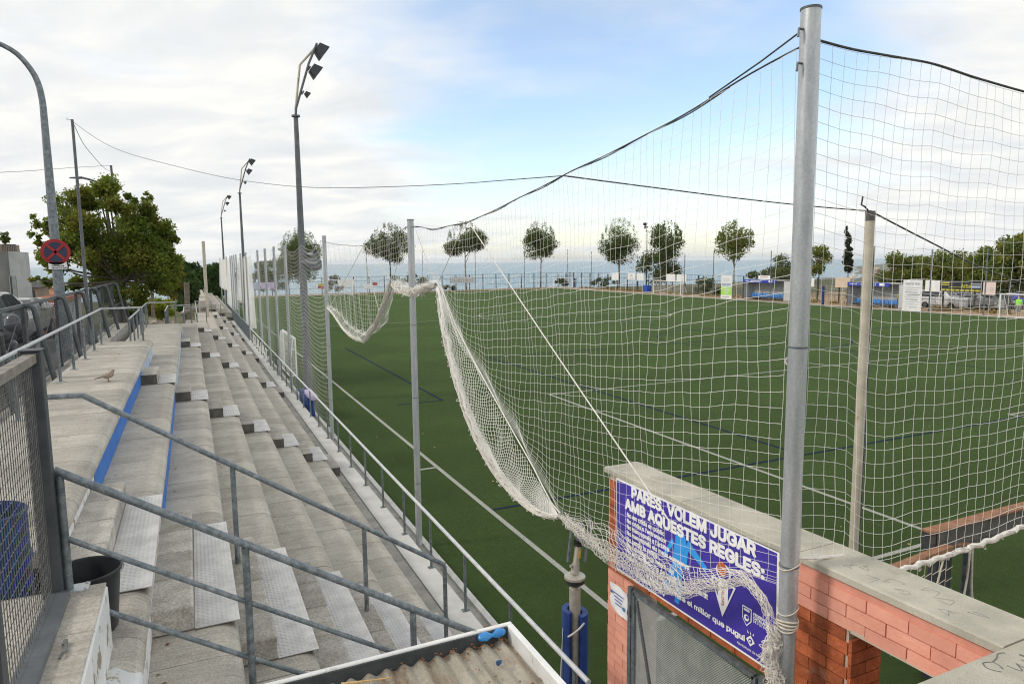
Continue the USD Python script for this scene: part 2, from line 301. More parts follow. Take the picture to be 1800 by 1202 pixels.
surf('board_white', (.66, .67, .67), (.76, .76, .75), 2, .5); surf('board_cream', (.55, .43, .31), (.62, .50, .38), 2, .6); surf('board_pink', (.62, .50, .46), (.68, .57, .53), 2, .6)
surf('board_black', (.03, .032, .04), (.04, .042, .05)); surf('board_yellow', (.45, .43, .06)); surf('board_green', (.33, .60, .10), (.40, .66, .14)); surf('board_bluegrey', (.30, .36, .48), (.36, .42, .54))
surf('fascia_blue', (.035, .055, .36), (.045, .07, .40), 2, .45); surf('seat_blue', (.06, .22, .55), (.08, .26, .6), 3, .45)
surf('panel_grey', (.36, .37, .38), (.46, .47, .47), 2, .6); surf('bin_blue', (.02, .06, .30), (.03, .08, .35), 3, .5)
surf('skin', (.45, .27, .19)); surf('hivis_yellow', (.62, .75, .06)); surf('hivis_green', (.25, .72, .06)); surf('trousers', (.06, .065, .08)); surf('shorts_grey', (.16, .19, .22)); surf('hair', (.03, .022, .016))
surf('dove', (.27, .21, .165), (.34, .275, .225), 40, .85, .002, 200); surf('dove_dark', (.10, .08, .065), (.15, .12, .10), 40, .85); surf('beak', (.03, .03, .03)); surf('dove_leg', (.35, .10, .08))
surf('purple_board', (.40, .34, .50), (.50, .45, .60), 3, .5); surf('rock', (.42, .38, .32), (.55, .50, .43), 4, .95, .01, 15)
surf('dry_grass', (.22, .16, .06), (.33, .25, .10), 3, .95)
surf('curtain_plain', (.66, .65, .62), (.76, .75, .72), 3, .9)

MATS['curtain'] = usdkit.material(stage, '/World/Looks/curtain', {'g': ('geometry', {}), 'mp': ('mapping', {'scale': (1, 1, .25)}), 'n': ('noise_texture', {'scale': 6.0, 'detail': 4.0}), 'mr': ('map_range', {'from_min': .3, 'from_max': .7, 'to_min': .38, 'to_max': .86, 'clamp': True}), 'd': ('diffuse_bsdf', {'color': (.70, .69, .66)}), 'tl': ('translucent_bsdf', {'color': (.70, .69, .66)}), 'm0': ('mix_closure', {'fac': .4}), 't': ('transparent_bsdf', {}), 'm': ('mix_closure', {})},
    [('g.position', 'mp.vector'), ('mp.vector', 'n.vector'), ('n.fac', 'mr.value'), ('mr.result', 'm.fac'), ('d.BSDF', 'm0.closure1'), ('tl.BSDF', 'm0.closure2'), ('m0.closure', 'm.closure1'), ('t.BSDF', 'm.closure2')], surface='m.closure')
def leaf_mat(name, a, b, c, trans=.35):
    MATS[name] = usdkit.material(stage, f'/World/Looks/{name}', {
        'g': ('geometry', {}), 'n': ('noise_texture', {'scale': .9, 'detail': 3.0}), 'r': ('rgb_ramp', {'ramp': [(.32, a), (.52, b), (.70, c)]}),
        'v': ('map_range', {'to_min': .6, 'to_max': 1.4}), 'x': ('mix', {'mix_type': 'multiply', 'fac': 1.0}),
        'p': ('principled_bsdf', {'roughness': .6, 'specular_ior_level': .3}), 't': ('translucent_bsdf', {}), 'm': ('mix_closure', {'fac': trans})},
        [('g.position', 'n.vector'), ('n.fac', 'r.fac'), ('g.random_per_island', 'v.value'), ('r.color', 'x.color1'), ('v.result', 'x.color2'),
         ('x.color', 'p.base_color'), ('x.color', 't.color'), ('p.BSDF', 'm.closure1'), ('t.BSDF', 'm.closure2')], surface='m.closure')
leaf_mat('plane_leaf', (.17, .25, .032), (.28, .36, .048), (.42, .42, .065), .6)
leaf_mat('plane_leaf_yellow', (.15, .18, .025), (.26, .255, .035), (.36, .29, .05), .5)
leaf_mat('far_leaf', (.12, .17, .055), (.20, .26, .08), (.29, .32, .11), .5)
leaf_mat('shrub_leaf', (.11, .15, .05), (.18, .225, .07), (.26, .27, .09), .5)
leaf_mat('mixed_leaf', (.17, .25, .05), (.27, .33, .065), (.42, .37, .08), .5)
leaf_mat('lime_leaf', (.30, .38, .03), (.44, .50, .045), (.55, .54, .08), .5)
leaf_mat('pine_leaf', (.05, .11, .024), (.085, .17, .038), (.14, .23, .055), .45)
leaf_mat('cypress_leaf', (.045, .06, .028), (.07, .09, .04), (.10, .11, .055), .3)

# treadplate: raised lozenges as relief
MATS['treadplate'] = usdkit.material(stage, '/World/Looks/treadplate_relief', {
    'g': ('geometry', {}), 'w1': ('wave_texture', {'scale': 7.0, 'bands_direction': 'y', 'distortion': 6.0, 'detail': 0.0, 'detail_scale': 9.0}),
    'map': ('mapping', {'scale': (1.0, 1.0, 1.0), 'rotation': (0, 0, .0)}),
    'v': ('voronoi_texture', {'scale': 26.0, 'randomness': .15, 'metric': 'manhattan'}), 'mv': ('mapping', {'scale': (.8, 1.7, 1)}),
    'n': ('noise_texture', {'scale': 4.0, 'detail': 6.0}), 'r': ('rgb_ramp', {'ramp': [(.36, (.43, .425, .415)), (.6, (.56, .555, .545))]}),
    'b': ('bump', {'strength': 1.0, 'distance': .010}), 'p': ('principled_bsdf', {'roughness': .42, 'metallic': .30, 'specular_ior_level': .5})},
    [('g.position', 'mv.vector'), ('mv.vector', 'v.vector'), ('g.position', 'n.vector'), ('n.fac', 'r.fac'), ('r.color', 'p.base_color'), ('v.distance', 'b.height'), ('b.normal', 'p.normal')], surface='p.BSDF')
# artificial turf: blade-scale mottling, rubber crumb and slow changes of tone
MATS['turf'] = usdkit.material(stage, '/World/Looks/turf', {
    'g': ('geometry', {}), 'n1': ('noise_texture', {'scale': 90.0, 'detail': 5.0, 'roughness': .7}), 'r': ('rgb_ramp', {'ramp': [(.34, (.006, .0125, .004)), (.52, (.0245, .045, .012)), (.70, (.056, .092, .025))]}),
    'n2': ('noise_texture', {'scale': .35, 'detail': 6.0, 'roughness': .6}), 'm2': ('map_range', {'from_min': .3, 'from_max': .7, 'to_min': .70, 'to_max': 1.30, 'clamp': True}),
    'wv': ('wave_texture', {'scale': .0393, 'bands_direction': 'y', 'distortion': .15}), 'mw': ('map_range', {'from_min': .35, 'from_max': .65, 'to_min': .93, 'to_max': 1.06, 'clamp': True}), 'xw': ('mix', {'mix_type': 'multiply', 'fac': 1.0}),
    'n4': ('noise_texture', {'scale': 7.0, 'detail': 4.0}), 'm4': ('map_range', {'from_min': .3, 'from_max': .7, 'to_min': .82, 'to_max': 1.2, 'clamp': True}), 'x4': ('mix', {'mix_type': 'multiply', 'fac': 1.0}),
    'x': ('mix', {'mix_type': 'multiply', 'fac': 1.0}), 'b': ('bump', {'strength': 1.0, 'distance': .03}), 'p': ('principled_bsdf', {'roughness': .9, 'specular_ior_level': .06, 'sheen_weight': .20, 'sheen_tint': (.55, .80, .28), 'sheen_roughness': .4})},
    [('g.position', 'n1.vector'), ('n1.fac', 'r.fac'), ('g.position', 'n2.vector'), ('n2.fac', 'm2.value'), ('g.position', 'n4.vector'), ('n4.fac', 'm4.value'), ('r.color', 'x4.color1'), ('m4.result', 'x4.color2'),
     ('g.position', 'wv.vector'), ('wv.fac', 'mw.value'), ('x4.color', 'xw.color1'), ('mw.result', 'xw.color2'), ('xw.color', 'x.color1'), ('m2.result', 'x.color2'), ('x.color', 'p.base_color'), ('n1.fac', 'b.height'), ('b.normal', 'p.normal')], surface='p.BSDF')
def line_mat(name, c, dark):
    MATS[name] = usdkit.material(stage, f'/World/Looks/{name}', {
        'g': ('geometry', {}), 'n': ('noise_texture', {'scale': 75.0, 'detail': 5.0, 'roughness': .75}), 'r': ('rgb_ramp', {'ramp': [(.38, dark), (.50, c)]}),
        'b': ('bump', {'strength': 1.0, 'distance': .02}), 'p': ('principled_bsdf', {'roughness': .9, 'specular_ior_level': .1})},
        [('g.position', 'n.vector'), ('n.fac', 'r.fac'), ('r.color', 'p.base_color'), ('n.fac', 'b.height'), ('b.normal', 'p.normal')], surface='p.BSDF')
line_mat('line_white', (.42, .42, .385), (.11, .13, .09)); line_mat('line_blue', (.013, .026, .062), (.009, .020, .018))
MATS['sea'] = usdkit.material(stage, '/World/Looks/sea', {
    'g': ('geometry', {}), 'n': ('noise_texture', {'scale': .02, 'detail': 6.0}), 'b': ('bump', {'strength': .5, 'distance': 6.0}),
    'p': ('principled_bsdf', {'base_color': (.23, .325, .38), 'roughness': .5, 'specular_ior_level': .35})},
    [('g.position', 'n.vector'), ('n.fac', 'b.height'), ('b.normal', 'p.normal')], surface='p.BSDF')

# ------------------------------------------------------------------ the setting: land, sea, street, pitch
def land_height(x, y):
    """plateau round the pitch, falling to the sea beyond it and to the left; a coast plain with low hills runs off to the right"""
    d = np.maximum(0, y-122)
    z = -0.35-np.minimum(d, 60)*.09-np.clip(d-60, 0, 900)*.098
    a = np.arctan2(x, np.maximum(y, 1.0)); right = np.clip((a-math.radians(50))/math.radians(9), 0, 1)
    zr = -0.35-np.clip(np.hypot(x, y)-110, 0, 700)*.045+np.clip(np.hypot(x, y)-2200, 0, 3600)*.009
    z = z*(1-right)+np.maximum(zr, -34+np.clip(np.hypot(x, y)-2200, 0, 3600)*.009)*right
    z = np.where(x < -2.4, z+np.clip((62-y)/40, 0, 1)*(2.95+.35), z)
    return z
rs = np.concatenate([np.linspace(0, 130, 40), np.geomspace(135, 7000, 55)]); ths = np.radians(np.concatenate([np.linspace(-180, -22, 40), np.linspace(-20, 75, 140), np.linspace(78, 180, 26)]))
R_, T_ = np.meshgrid(rs, ths, indexing='ij'); X_, Y_ = R_*np.sin(T_), R_*np.cos(T_)
Z_ = land_height(X_, Y_)+np.where(R_ > 150, (meshkit.fbm(np.stack([X_/160, Y_/160, X_*0], -1), 4, 3)-.5)*np.clip((R_-150)/300, 0, 1)*14, 0)
MB().grid(np.stack([X_, Y_, Z_], -1)).build('terrain', 'terrain', smooth=True, kind='structure')
a = np.linspace(0, 2*PI, 121); rr = np.concatenate([np.geomspace(300, 38000, 30)])
MB().grid(np.stack([rr[:, None]*np.sin(a), rr[:, None]*np.cos(a), np.full((30, 121), -78.0)], -1)).build('sea', 'sea', kind='structure')
MATS['haze'] = usdkit.material(stage, '/World/Looks/haze', {'v': ('principled_volume', {'color': (.80, .86, .92), 'density': 3.6e-5, 'anisotropy': .2})}, [], volume='v.volume')
MB().box(-42000, 42000, -42000, 42000, -101, 95).build('haze', 'haze', kind='stuff')
# street behind the stand, falling gently away
def street_z(y): return 2.98-np.clip(y-24, 0, 45)*.075
ys = np.linspace(-12, 90, 52)
MB().grid(np.stack([np.stack([np.full(52, x), ys, street_z(ys)], -1) for x in (-16, -9, -2.42)], 0)).build('street', 'asphalt', kind='structure')
MB().grid(np.stack([np.stack([np.full(40, x), np.linspace(20.4, 75, 40), street_z(np.linspace(20.4, 75, 40))-dz], -1) for x, dz in ((-2.42, .02), (-1.9, .5), (-.4, 1.9), (.6, 2.4))], 0)).build('bank', 'dirt', kind='structure')
MB().box(3.72, 61.9, -14, 112.6, -.3, 0).build('pitch', 'turf', kind='structure')
MB().box(61.9, 66.2, -14, 118, -.3, .03).box(3.4, 61.9, 112.6, 118, -.3, .03).build('dirt_strip', 'dirt', kind='structure')
MB().box(66.2, 96, 5, 74, -.3, -.06).build('car_park', 'dirt', kind='structure')
MB().box(61.9, 62.15, -14, 112.6, .0, .07).build('far_kerb', 'kerb', kind='structure')
lw = MB(); zl = .004
def hline(mb, x0, x1, y, w=.1, z=zl): mb.box(min(x0, x1), max(x0, x1), y-w/2, y+w/2, z-.003, z)
def vline(mb, x, y0, y1, w=.1, z=zl): mb.box(x-w/2, x+w/2, min(y0, y1), max(y0, y1), z-.003, z)
def arc(mb, cx, cy, r, a0, a1, w=.1, z=zl, n=64):
    t = np.linspace(a0, a1, n); mb.grid(np.stack([np.stack([cx+q*np.cos(t), cy+q*np.sin(t), np.full(n, z)], -1) for q in (r+w/2, r-w/2)], 0))
vline(lw, 5.42, 7.62, 107.4); vline(lw, 61.4, 7.62, 107.4); hline(lw, 5.47, 61.35, 7.68); hline(lw, 5.47, 61.35, 107.3); hline(lw, 5.47, 61.35, 57.4)
vline(lw, 12.45, 7.73, 23.2); vline(lw, 54.4, 7.73, 23.2); hline(lw, 12.4, 54.45, 23.25); vline(lw, 24.2, 7.73, 13.1); vline(lw, 42.7, 7.73, 13.1); hline(lw, 24.15, 42.75, 13.15)
arc(lw, 33.4, 57.4, 9.15, 0, 2*PI, n=120); arc(lw, 33.4, 18.7, 9.15, math.radians(30.5), math.radians(149.5)); hline(lw, 4.85, 5.36, 16.2)
vline(lw, 12.45, 91.8, 107.2); vline(lw, 54.4, 91.8, 107.2); hline(lw, 12.4, 54.45, 91.75)
lw.build('white_pitch_lines', 'line_white', kind='structure')
lb = MB(); zb = .008
hline(lb, 5.5, 61, 12.8, .09, zb); vline(lb, 8.34, 24.1, 42, .1, zb); hline(lb, 6.6, 8.29, 24.15, .09, zb); vline(lb, 14.45, 12.85, 34, .1, zb); hline(lb, 14.5, 52, 34, .09, zb); hline(lb, 5.5, 61, 54, .09, zb); vline(lb, 33.2, 12.85, 53.9, .09, zb)
arc(lb, 33.2, 34, 6, 0, 2*PI, .09, .0085, 90)
lb.build('blue_pitch_lines', 'line_blue', kind='structure')

# ------------------------------------------------------------------ the concrete stand
NOSE = [-0.99+.5867*k for k in range(7)]                       # right-hand edge of each row
ROWZ = [3.23-.398*k for k in range(7)]+[.44]
ORD = ['top', 'second', 'third', 'fourth', 'fifth', 'sixth', 'lowest']
ROW_END = [20.3, 30.8, 35.6, 41.2, 55.4, 62, 62]
ROW_START = [5.55, 3.3, 3.0, 3.0, 3.0, 3.0, 3.0]
WIDE = [(-99, -2.25), (20.32, -1.95), (30.82, -1.2), (35.62, -.5), (41.22, .15), (55.42, .9), (62, 1.6)]
def slab_profile(xb, xn, z, r=.16, th=.125):
    a = np.linspace(PI/2, 0, 7)
    return [(xb, z-th), (xn-.004, z-th), (xn, z-th+.01)]+[(xn-r+r*math.cos(t), z-.105+.105*math.sin(t)) for t in a[::-1]]+[(xb, z)]
rowpath = []
for k in range(7):
    rp = thing('bleacher_row', f'{ORD[k]} row of grey concrete seating, with rounded front edge' + (', where the dove stands' if k == 0 else ', beside the pale walkway' if k == 6 else ', counted down from the top'), 'bleacher row', (NOSE[k], ROW_START[k], ROWZ[k]-.4))
    rowpath.append(rp)
    xn, z, y0, y1 = NOSE[k], ROWZ[k], ROW_START[k], ROW_END[k]
    back0 = -2.25 if k == 0 else NOSE[k-1]-.12
    ywide = 1e9 if k == 0 else WIDE[k][0]; xwide = WIDE[k][1]
    phase = {0: 8.66, 1: 9.24}.get(k, 8.4+.21*k)
    j = phase-.63*math.ceil((phase-y0)/.63); ylist = []
    while j < y1-.05:
        a, b = max(j, y0), min(j+.63, y1)
        if b-a > .08: ylist.append((a, b))
        j += .63
    far = MB()
    for a, b in ylist:
        xb = xwide if a > ywide-.3 else back0
        dz = random.uniform(-.003, .003)*(1 if a > 5 else .3); dx = random.uniform(-.002, .002)
        mb = MB().prism(slab_profile(xb, xn+dx, z+dz), 'y', a+.006, b-.006)
        if a < 22: mb.build('concrete_slab', 'concrete', rp, smooth=28)
        else: far.v += mb.v; far.f += [f+far.n for f in mb.f]; far.n += mb.n
    if far.n: far.build('far_slabs', 'concrete', rp, smooth=40, kind='stuff')
    fill = MB(); fill.box(back0+.02, xn-.04, y0+.01, min(ywide, y1)-.01, z-.46, z-.13)
    if y1 > ywide: fill.box(xwide+.02, xn-.04, ywide, y1-.01, z-2.4, z-.13)
    if k == 0: fill.box(-2.24, xn-.05, y0+.01, y1-.01, z-2.2, z-.13)
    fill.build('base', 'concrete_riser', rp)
    xr = xn-.010
    def riser(a, b, mat, zb=None, label=None):
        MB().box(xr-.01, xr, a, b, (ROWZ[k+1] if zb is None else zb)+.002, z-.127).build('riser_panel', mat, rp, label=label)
    if k == 0:
        riser(5.56, 7.88, 'peeling_white', label='white riser with flaking paint'); riser(7.9, 15.55, 'blue_paint', label='bright blue painted riser'); riser(15.57, 20.28, 'pale_blue_paint', label='worn pale blue riser')
    elif k == 1:
        riser(3.4, 7.6, 'peeling_white', label='white riser with flaking paint'); riser(7.62, 15.3, 'blue_paint', label='bright blue painted riser'); riser(15.32, 27.2, 'pale_blue_paint'); riser(27.22, 29.4, 'blue_paint'); riser(29.42, 30.78, 'pale_blue_paint')
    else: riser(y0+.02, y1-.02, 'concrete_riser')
# patches of old white paint that flakes off the near ends of two rows
for k, ya, yb, xa in ((1, 3.35, 4.45, -1.0), (2, 3.05, 4.35, -.42)):
    xn, z, r = NOSE[k], ROWZ[k]+.0045, .16
    prof = [(xa+.02, z)]+[(xn-r+(r+.005)*math.cos(t), z-.109+.109*math.sin(t)) for t in np.linspace(PI/2, 0, 8)]
    n = 9; yy = np.linspace(0, 1, n); P = []
    for i, (x, zz) in enumerate(prof):
        yt = yb+.05*math.sin(.9*i+k)-.25*(i/len(prof)-.5)**2
        P.append([(x, ya+(yt-ya)*t, zz) for t in yy])
    MB().grid(np.array(P)).build('old_paint', 'peeling_patch', rowpath[k], smooth=True)
# the aisles: on every row a half-height concrete step against the riser and a treadplate out to the edge
AISLES = [(5.50, 7.76, range(1, 8), 'nearest wide stair aisle'), (15.22, 16.40, range(1, 8), 'second stair aisle from the camera'), (25.3, 26.45, range(2, 8), 'third stair aisle'), (35.1, 36.2, range(3, 8), 'fourth stair aisle'), (45, 46.1, range(5, 8), 'fifth stair aisle'), (55, 56.1, range(5, 8), 'farthest stair aisle')]
for a, b, ks, nm in AISLES:
    for k in ks:
        x0 = NOSE[k-1]-.02; z = ROWZ[k]; where = f'on the {ORD[k]} row' if k < 7 else 'at floor level below the lowest row'
        t = thing('aisle_step', f'concrete half step {"with treadplate " if k < 7 else ""}{where}, {nm}', 'step', (x0, a, z), group='steps of the stair aisles')
        nblk = 4 if a < 6 else 2
        for i in range(nblk):
            ya_, yb2 = a+(b-a)*i/nblk, a+(b-a)*(i+1)/nblk-.005; hz_ = random.uniform(-.004, .003)
            MB().cbox(x0, x0+.295+random.uniform(-.004, .002), ya_, yb2, z+.004, z+.20+hz_, .012).build('step_block', 'concrete_block', t)
        if a > 6: MB().box(x0+.004, x0+.291, a-.003, a+.004, z+.006, z+.194).build('stained_end', 'block_end_shade', t)  # thin dark panel: shade on the near end painted in as colour
        if k < 7:
            mb = MB().box(x0+.30, NOSE[k]+.012, a, b-.01, z+.008, z+.014); mb.box(NOSE[k]+.006, NOSE[k]+.012, a, b-.01, z-.03, z+.008)
            mb.build('treadplate', 'plate_steel', t)
            if a < 16:
                V_, F_ = [], []; nx, ny = (9, int((b-a)/.030)) if a < 6 else (7, int((b-a)/.04)); ex = (NOSE[k]+.006-x0-.31)/nx; ey = (b-a-.03)/ny
                for i in range(nx):
                    for j in range(ny):
                        cx_, cy2 = x0+.31+(i+.5)*ex, a+.012+(j+.5)*ey; sg_ = 1 if (i+j) % 2 else -1; d1 = np.array([.7, .7*sg_])*ex*.60; d2 = np.array([-.7*sg_, .7])*ex*.19; q_ = len(V_)
                        V_ += [(cx_-d1[0], cy2-d1[1], z+.0143), (cx_+d2[0], cy2+d2[1], z+.0143), (cx_+d1[0], cy2+d1[1], z+.0143), (cx_-d2[0], cy2-d2[1], z+.0143), (cx_, cy2, z+.0183)]
                        F_ += [(q_, q_+4, q_+1), (q_+1, q_+4, q_+2), (q_+2, q_+4, q_+3), (q_+3, q_+4, q_)]
                MB().add(V_, np.array(F_)[:, ::-1]).build('raised_pattern', 'plate_steel', t, kind='stuff')
# floor strip, pale ledge, front wall, gutter
MB().box(2.4, 2.86, 2.0, 62, .1, .44).build('floor_strip', 'gutter', kind='structure')
yy = 3.0; t = []
MB().box(2.872, 3.2, 2.0, 62, -.2, .455).build('walkway', 'pale_floor', kind='structure')
MB().box(3.21, 3.60, 2.0, 62, -.3, .012).build('drainage_channel', 'gutter', kind='structure')
MB().box(3.60, 3.70, 2.0, 62, -.3, .05).build('turf_kerb', 'kerb', kind='structure')

# ------------------------------------------------------------------ front guard rail
gr = thing('guard_rail', 'long galvanised guard rail with round handrail along the edge of the pale walkway', 'railing', (3.15, 5.2, .455))
MB().tube([(3.15, 5.14, 1.285), (3.15, 44.9, 1.285)], .026, 12).build('handrail', 'galvanised_bright', gr, smooth=40)  # paler than its posts: the sky highlight is put into the tube colour
y = 5.40
while y < 44.9:
    mb = MB().tube([(3.15, y, .455), (3.15, y, 1.262)], .02, 10); mb.box(3.10, 3.20, y-.04, y+.04, .456, .465); mb.build('post', 'galvanised', gr, smooth=40); y += 1.475
gr2 = thing('guard_rail', 'far section of guard rail with close vertical bars past the white letter banner', 'railing', (3.12, 45.2, .455))
MB().tube([(3.12, 45.2, 1.36), (3.12, 72, 1.36)], .03, 8).build('handrail', 'galvanised', gr2, smooth=40); MB().bar((3.12, 45.2, .56), (3.12, 72, .56), .03, .03).build('bottom_bar', 'galvanised', gr2)
for y in np.arange(45.2, 72, .42): MB().bar((3.12, y, .455), (3.12, y, 1.35), .03, .03).build('bar', 'galvanised', gr2)
mb = text_mb('IUUAI', (3.19, 42.6, .60), (0, -1, 0), (0, 0, 1), .50, .01, True)
v, f = mb.mesh(); v[:, 1] = 42.6-(42.6-v[:, 1])*(8.2/np.ptp(v[:, 1])); MB().add(v, f[:, ::-1]).move(t=(-.06, 0, 0)).build('letter_banner', 'board_white', label='row of big white letters tied to the guard rail', cat='banner')

# ------------------------------------------------------------------ stair handrails of the nearest aisle
def stair_rail(y, x0, z0, x1, z1, label, posts, mids=(), lead=None, drop=None):
    t = thing('stair_handrail', label, 'handrail', (x0, y, z0-1.0))
    pts = ([lead] if lead else [])+[(x0, y, z0), (x1, y, z1)]
    MB().tube(pts, .0255, 12).build('handrail', 'galvanised', t, smooth=40)
    for px, pz, h in posts:
        zt = z0+(z1-z0)*(px-x0)/(x1-x0)-.02
        MB().tube([(px, y, pz), (px, y, zt)], .0245, 12).build('post', 'galvanised', t, smooth=40)
        if h:
            m = MB().box(px-.03, px+.105, y-.055, y+.055, pz+.002, pz+.014)
            for bx in (-.015, .09):
                for by in (-.04, .04): m.tube([(px+bx, y+by, pz+.01), (px+bx, y+by, pz+.02)], .008, 6)
            m.build('base_plate', 'galvanised_light', t)
    for xa, za, xb, zb in mids: MB().tube([(xa, y, za), (xb, y, zb)], .017, 10).build('mid_rail', 'galvanised', t, smooth=40)
    return t
stair_rail(7.09, -.93, 4.045, 2.43, 1.775, 'upper galvanised stair handrail bent level at its top end, far side of the nearest aisle', [(.265, ROWZ[3], 1), (1.53, ROWZ[5], 1), (2.43, .44, 0)], lead=(-1.35, 7.09, 4.06))
sl = (2.37-3.99)/(1.75+.80)
mr = lambda z0: (-.80, z0, .21, z0+sl*1.01)
stair_rail(4.72, -.80, 4.0, 1.95, 4.0+sl*2.75, 'lower galvanised stair handrail with two mid rails starting at the dark mesh panel', [(-.775, 3.245, 1), (.225, ROWZ[3]+.01, 0), (1.36, ROWZ[5]+.01, 0)],
           mids=[(-.76, 3.57, .205, 2.955), (.245, 2.93, 1.34, 2.24), (-.62, 3.09, .205, 2.555), (.245, 2.53, 1.34, 1.84)])

# ------------------------------------------------------------------ guard rails at the back and far ends of the rows
def frame_rail(label, z0, pts, posts, h=.87, r=.026):
    t = thing('terrace_rail', label, 'railing', (*pts[0][:2], z0))
    MB().tube([(x, y, z0+h) for x, y in pts], r, 10).build('handrail', 'galvanised_light', t, smooth=40)
    for x, y in posts:
        MB().tube([(x, y, z0), (x, y, z0+h-.02)], .024, 10).build('post', 'galvanised', t, smooth=40); MB().box(x-.06, x+.06, y-.06, y+.06, z0+.001, z0+.013).build('base_plate', 'galvanised_light', t)
frame_rail('galvanised rail along the back of the top row, turning across its far end', 3.23, [(-2.1, 5.5), (-2.1, 20.15), (-1.2, 20.15)], [(-2.1, y) for y in (7.4, 8.95, 10.5, 12.1, 13.69, 15.2, 16.78, 18.34, 19.75)]+[(-1.2, 20.15)])
frame_rail('galvanised rail round the widened end of the second row, behind the top row', 2.83, [(-1.62, 21.9), (-1.62, 30.6), (-.62, 30.6)], [(-1.62, y) for y in (21.9, 23.4, 24.9, 26.4, 27.9, 29.4, 30.5)]+[(-.62, 30.6)])
frame_rail('smaller corner rail at the far end of the third row', 2.43, [(-1.02, 31.4), (-1.02, 35.4), (-.05, 35.4)], [(-1.02, y) for y in (31.4, 32.7, 34.0, 35.3)]+[(-.05, 35.4)])
frame_rail('low corner rail at the far end of the fourth row', 2.03, [(-.4, 36.2), (-.4, 41), (.68, 41)], [(-.4, y) for y in (36.2, 37.8, 39.4, 40.9)]+[(.68, 41)])
frame_rail('bright rail along the left side and end of the fifth row', 1.63, [(.22, 41.6), (.22, 55.2), (1.28, 55.2)], [(.22, y) for y in (41.6, 44.5, 47.5, 50.5, 53, 55.1)]+[(1.28, 55.2)])
frame_rail('farthest low rail across the sixth row near the second block of seating', 1.23, [(1.0, 56), (1.95, 56)], [(1.95, 56), (1.0, 56)], .95)
fb = thing('far_stand', 'second block of concrete seating far down the touchline', 'stand', (1.5, 63, 0))
for i in range(4): MB().box(.6+.62*i, 1.2+.62*i, 63, 100, 1.75-.36*i, 2.15-.36*i).build('seating_step', 'concrete', fb)
MB().box(.7, 2.9, 63.2, 99.8, -.2, .98).build('base', 'concrete_riser', fb)

# ------------------------------------------------------------------ near left corner: white wall, mesh panel, bucket, barrel
wl = thing('low_wall', 'low wall end with flaking white paint under the dark mesh panel', 'wall', (-.9, 3.2, 2.4))
MB().cbox(-1.45, -.575, .8, 4.735, 2.40, 3.235, .012).build('wall', 'peeling_white', wl)
for i in range(7):
    y1 = 4.742-.62*i; MB().cbox(-1.46, -.582, y1-.612, y1, 3.236, 3.25, .005).build('cap_slab', 'concrete', wl)
mb = MB().tube([(-.70+.012*math.sin(3*t), 3.86+.17*t, 3.262+.006*math.sin(8*t)) for t in np.linspace(0, 1, 9)], np.linspace(.007, .011, 9), 7)
mb.tube([(-.705, 3.99, 3.266), (-.69, 4.03, 3.27)], .006, 6); mb.build('stick', 'graffiti', label='short dark stick lying on the white wall end', cat='stick')
pn = thing('wire_fence', 'dark steel frame with woven wire mesh standing on the low white wall', 'fence panel', (-.84, 4.6, 3.25))
xp = -.845
MB().cbox(xp-.05, xp+.05, 4.62, 4.72, 3.252, 4.72, .008).build('post', 'dark_steel', pn); MB().box(xp-.055, xp+.055, 4.615, 4.725, 4.72, 4.728).build('post_cap', 'dark_steel', pn)
MB().cbox(xp-.05, xp+.05, 3.28, 3.38, 3.252, 4.72, .008).build('post', 'dark_steel', pn)
MB().box(xp-.03, xp+.03, 3.38, 4.62, 4.655, 4.705).build('top_bar', 'weathered_bar', pn); MB().box(xp-.02, xp+.09, 1.4, 4.62, 3.252, 3.292).build('bottom_bar', 'grey_mast', pn)
MB().box(xp-.03, xp+.03, 1.2, 3.28, 4.655, 4.705).build('top_bar', 'weathered_bar', pn)
A, B = [], []
for y in np.arange(1.3, 4.62, .046):
    if 3.28 < y < 3.38: continue
    zs = np.linspace(3.292, 4.655, 6); A += [(xp+.003, y, q) for q in zs[:-1]]; B += [(xp+.003, y, q) for q in zs[1:]]
for q in np.arange(3.31, 4.65, .058):
    A.append((xp-.003, 1.3, q)); B.append((xp-.003, 3.28, q)); A.append((xp-.003, 3.38, q)); B.append((xp-.003, 4.62, q))
MB().strands(A, B, .0022, 4).build('wire_mesh', 'panel_wire', pn, kind='stuff')
def lathe(prof, c, n=40):
    a = np.arange(n+1)*2*PI/n; return MB().grid(np.array([[(c[0]+r*math.cos(t), c[1]+r*math.sin(t), c[2]+z) for t in a] for r, z in prof]))
bk = thing('bucket', 'round black plastic bucket behind the white wall end', 'bucket', (-.735, 5.02, ROWZ[1]))
lathe([(.001, .0), (.165, 0), (.17, .01), (.205, .385), (.217, .39), (.219, .405), (.210, .412), (.199, .40), (.16, .03), (.001, .03)], (-.735, 5.02, ROWZ[1]+.004)).build('body', 'black_plastic', bk, smooth=40)
MB().tube([(-.735+.225*math.cos(t), 5.02+.225*math.sin(t), ROWZ[1]+.375-.02*math.sin(t-1)) for t in np.linspace(-.4, PI-.4+.2, 16)], .004, 6).build('handle', 'wire', bk, smooth=True)
bb = thing('barrel', 'blue plastic barrel seen through the woven wire mesh', 'barrel', (-1.24, 5.02, 2.62))
lathe([(.001, 0), (.22, 0), (.232, .02), (.232, .35), (.242, .37), (.242, .39), (.232, .41), (.232, .75), (.242, .77), (.242, .79), (.232, .81), (.232, 1.05), (.238, 1.08), (.222, 1.09), (.218, 1.05), (.21, .6), (.001, .6)], (-1.24, 5.02, 2.62)).build('body', 'blue_barrel', bb, smooth=40)
MB().cbox(-2.05, -1.75, 6.3, 6.6, 3.234, 3.75, .02).build('paint_tub', 'board_white', label='white plastic tub behind the woven wire mesh', cat='tub')

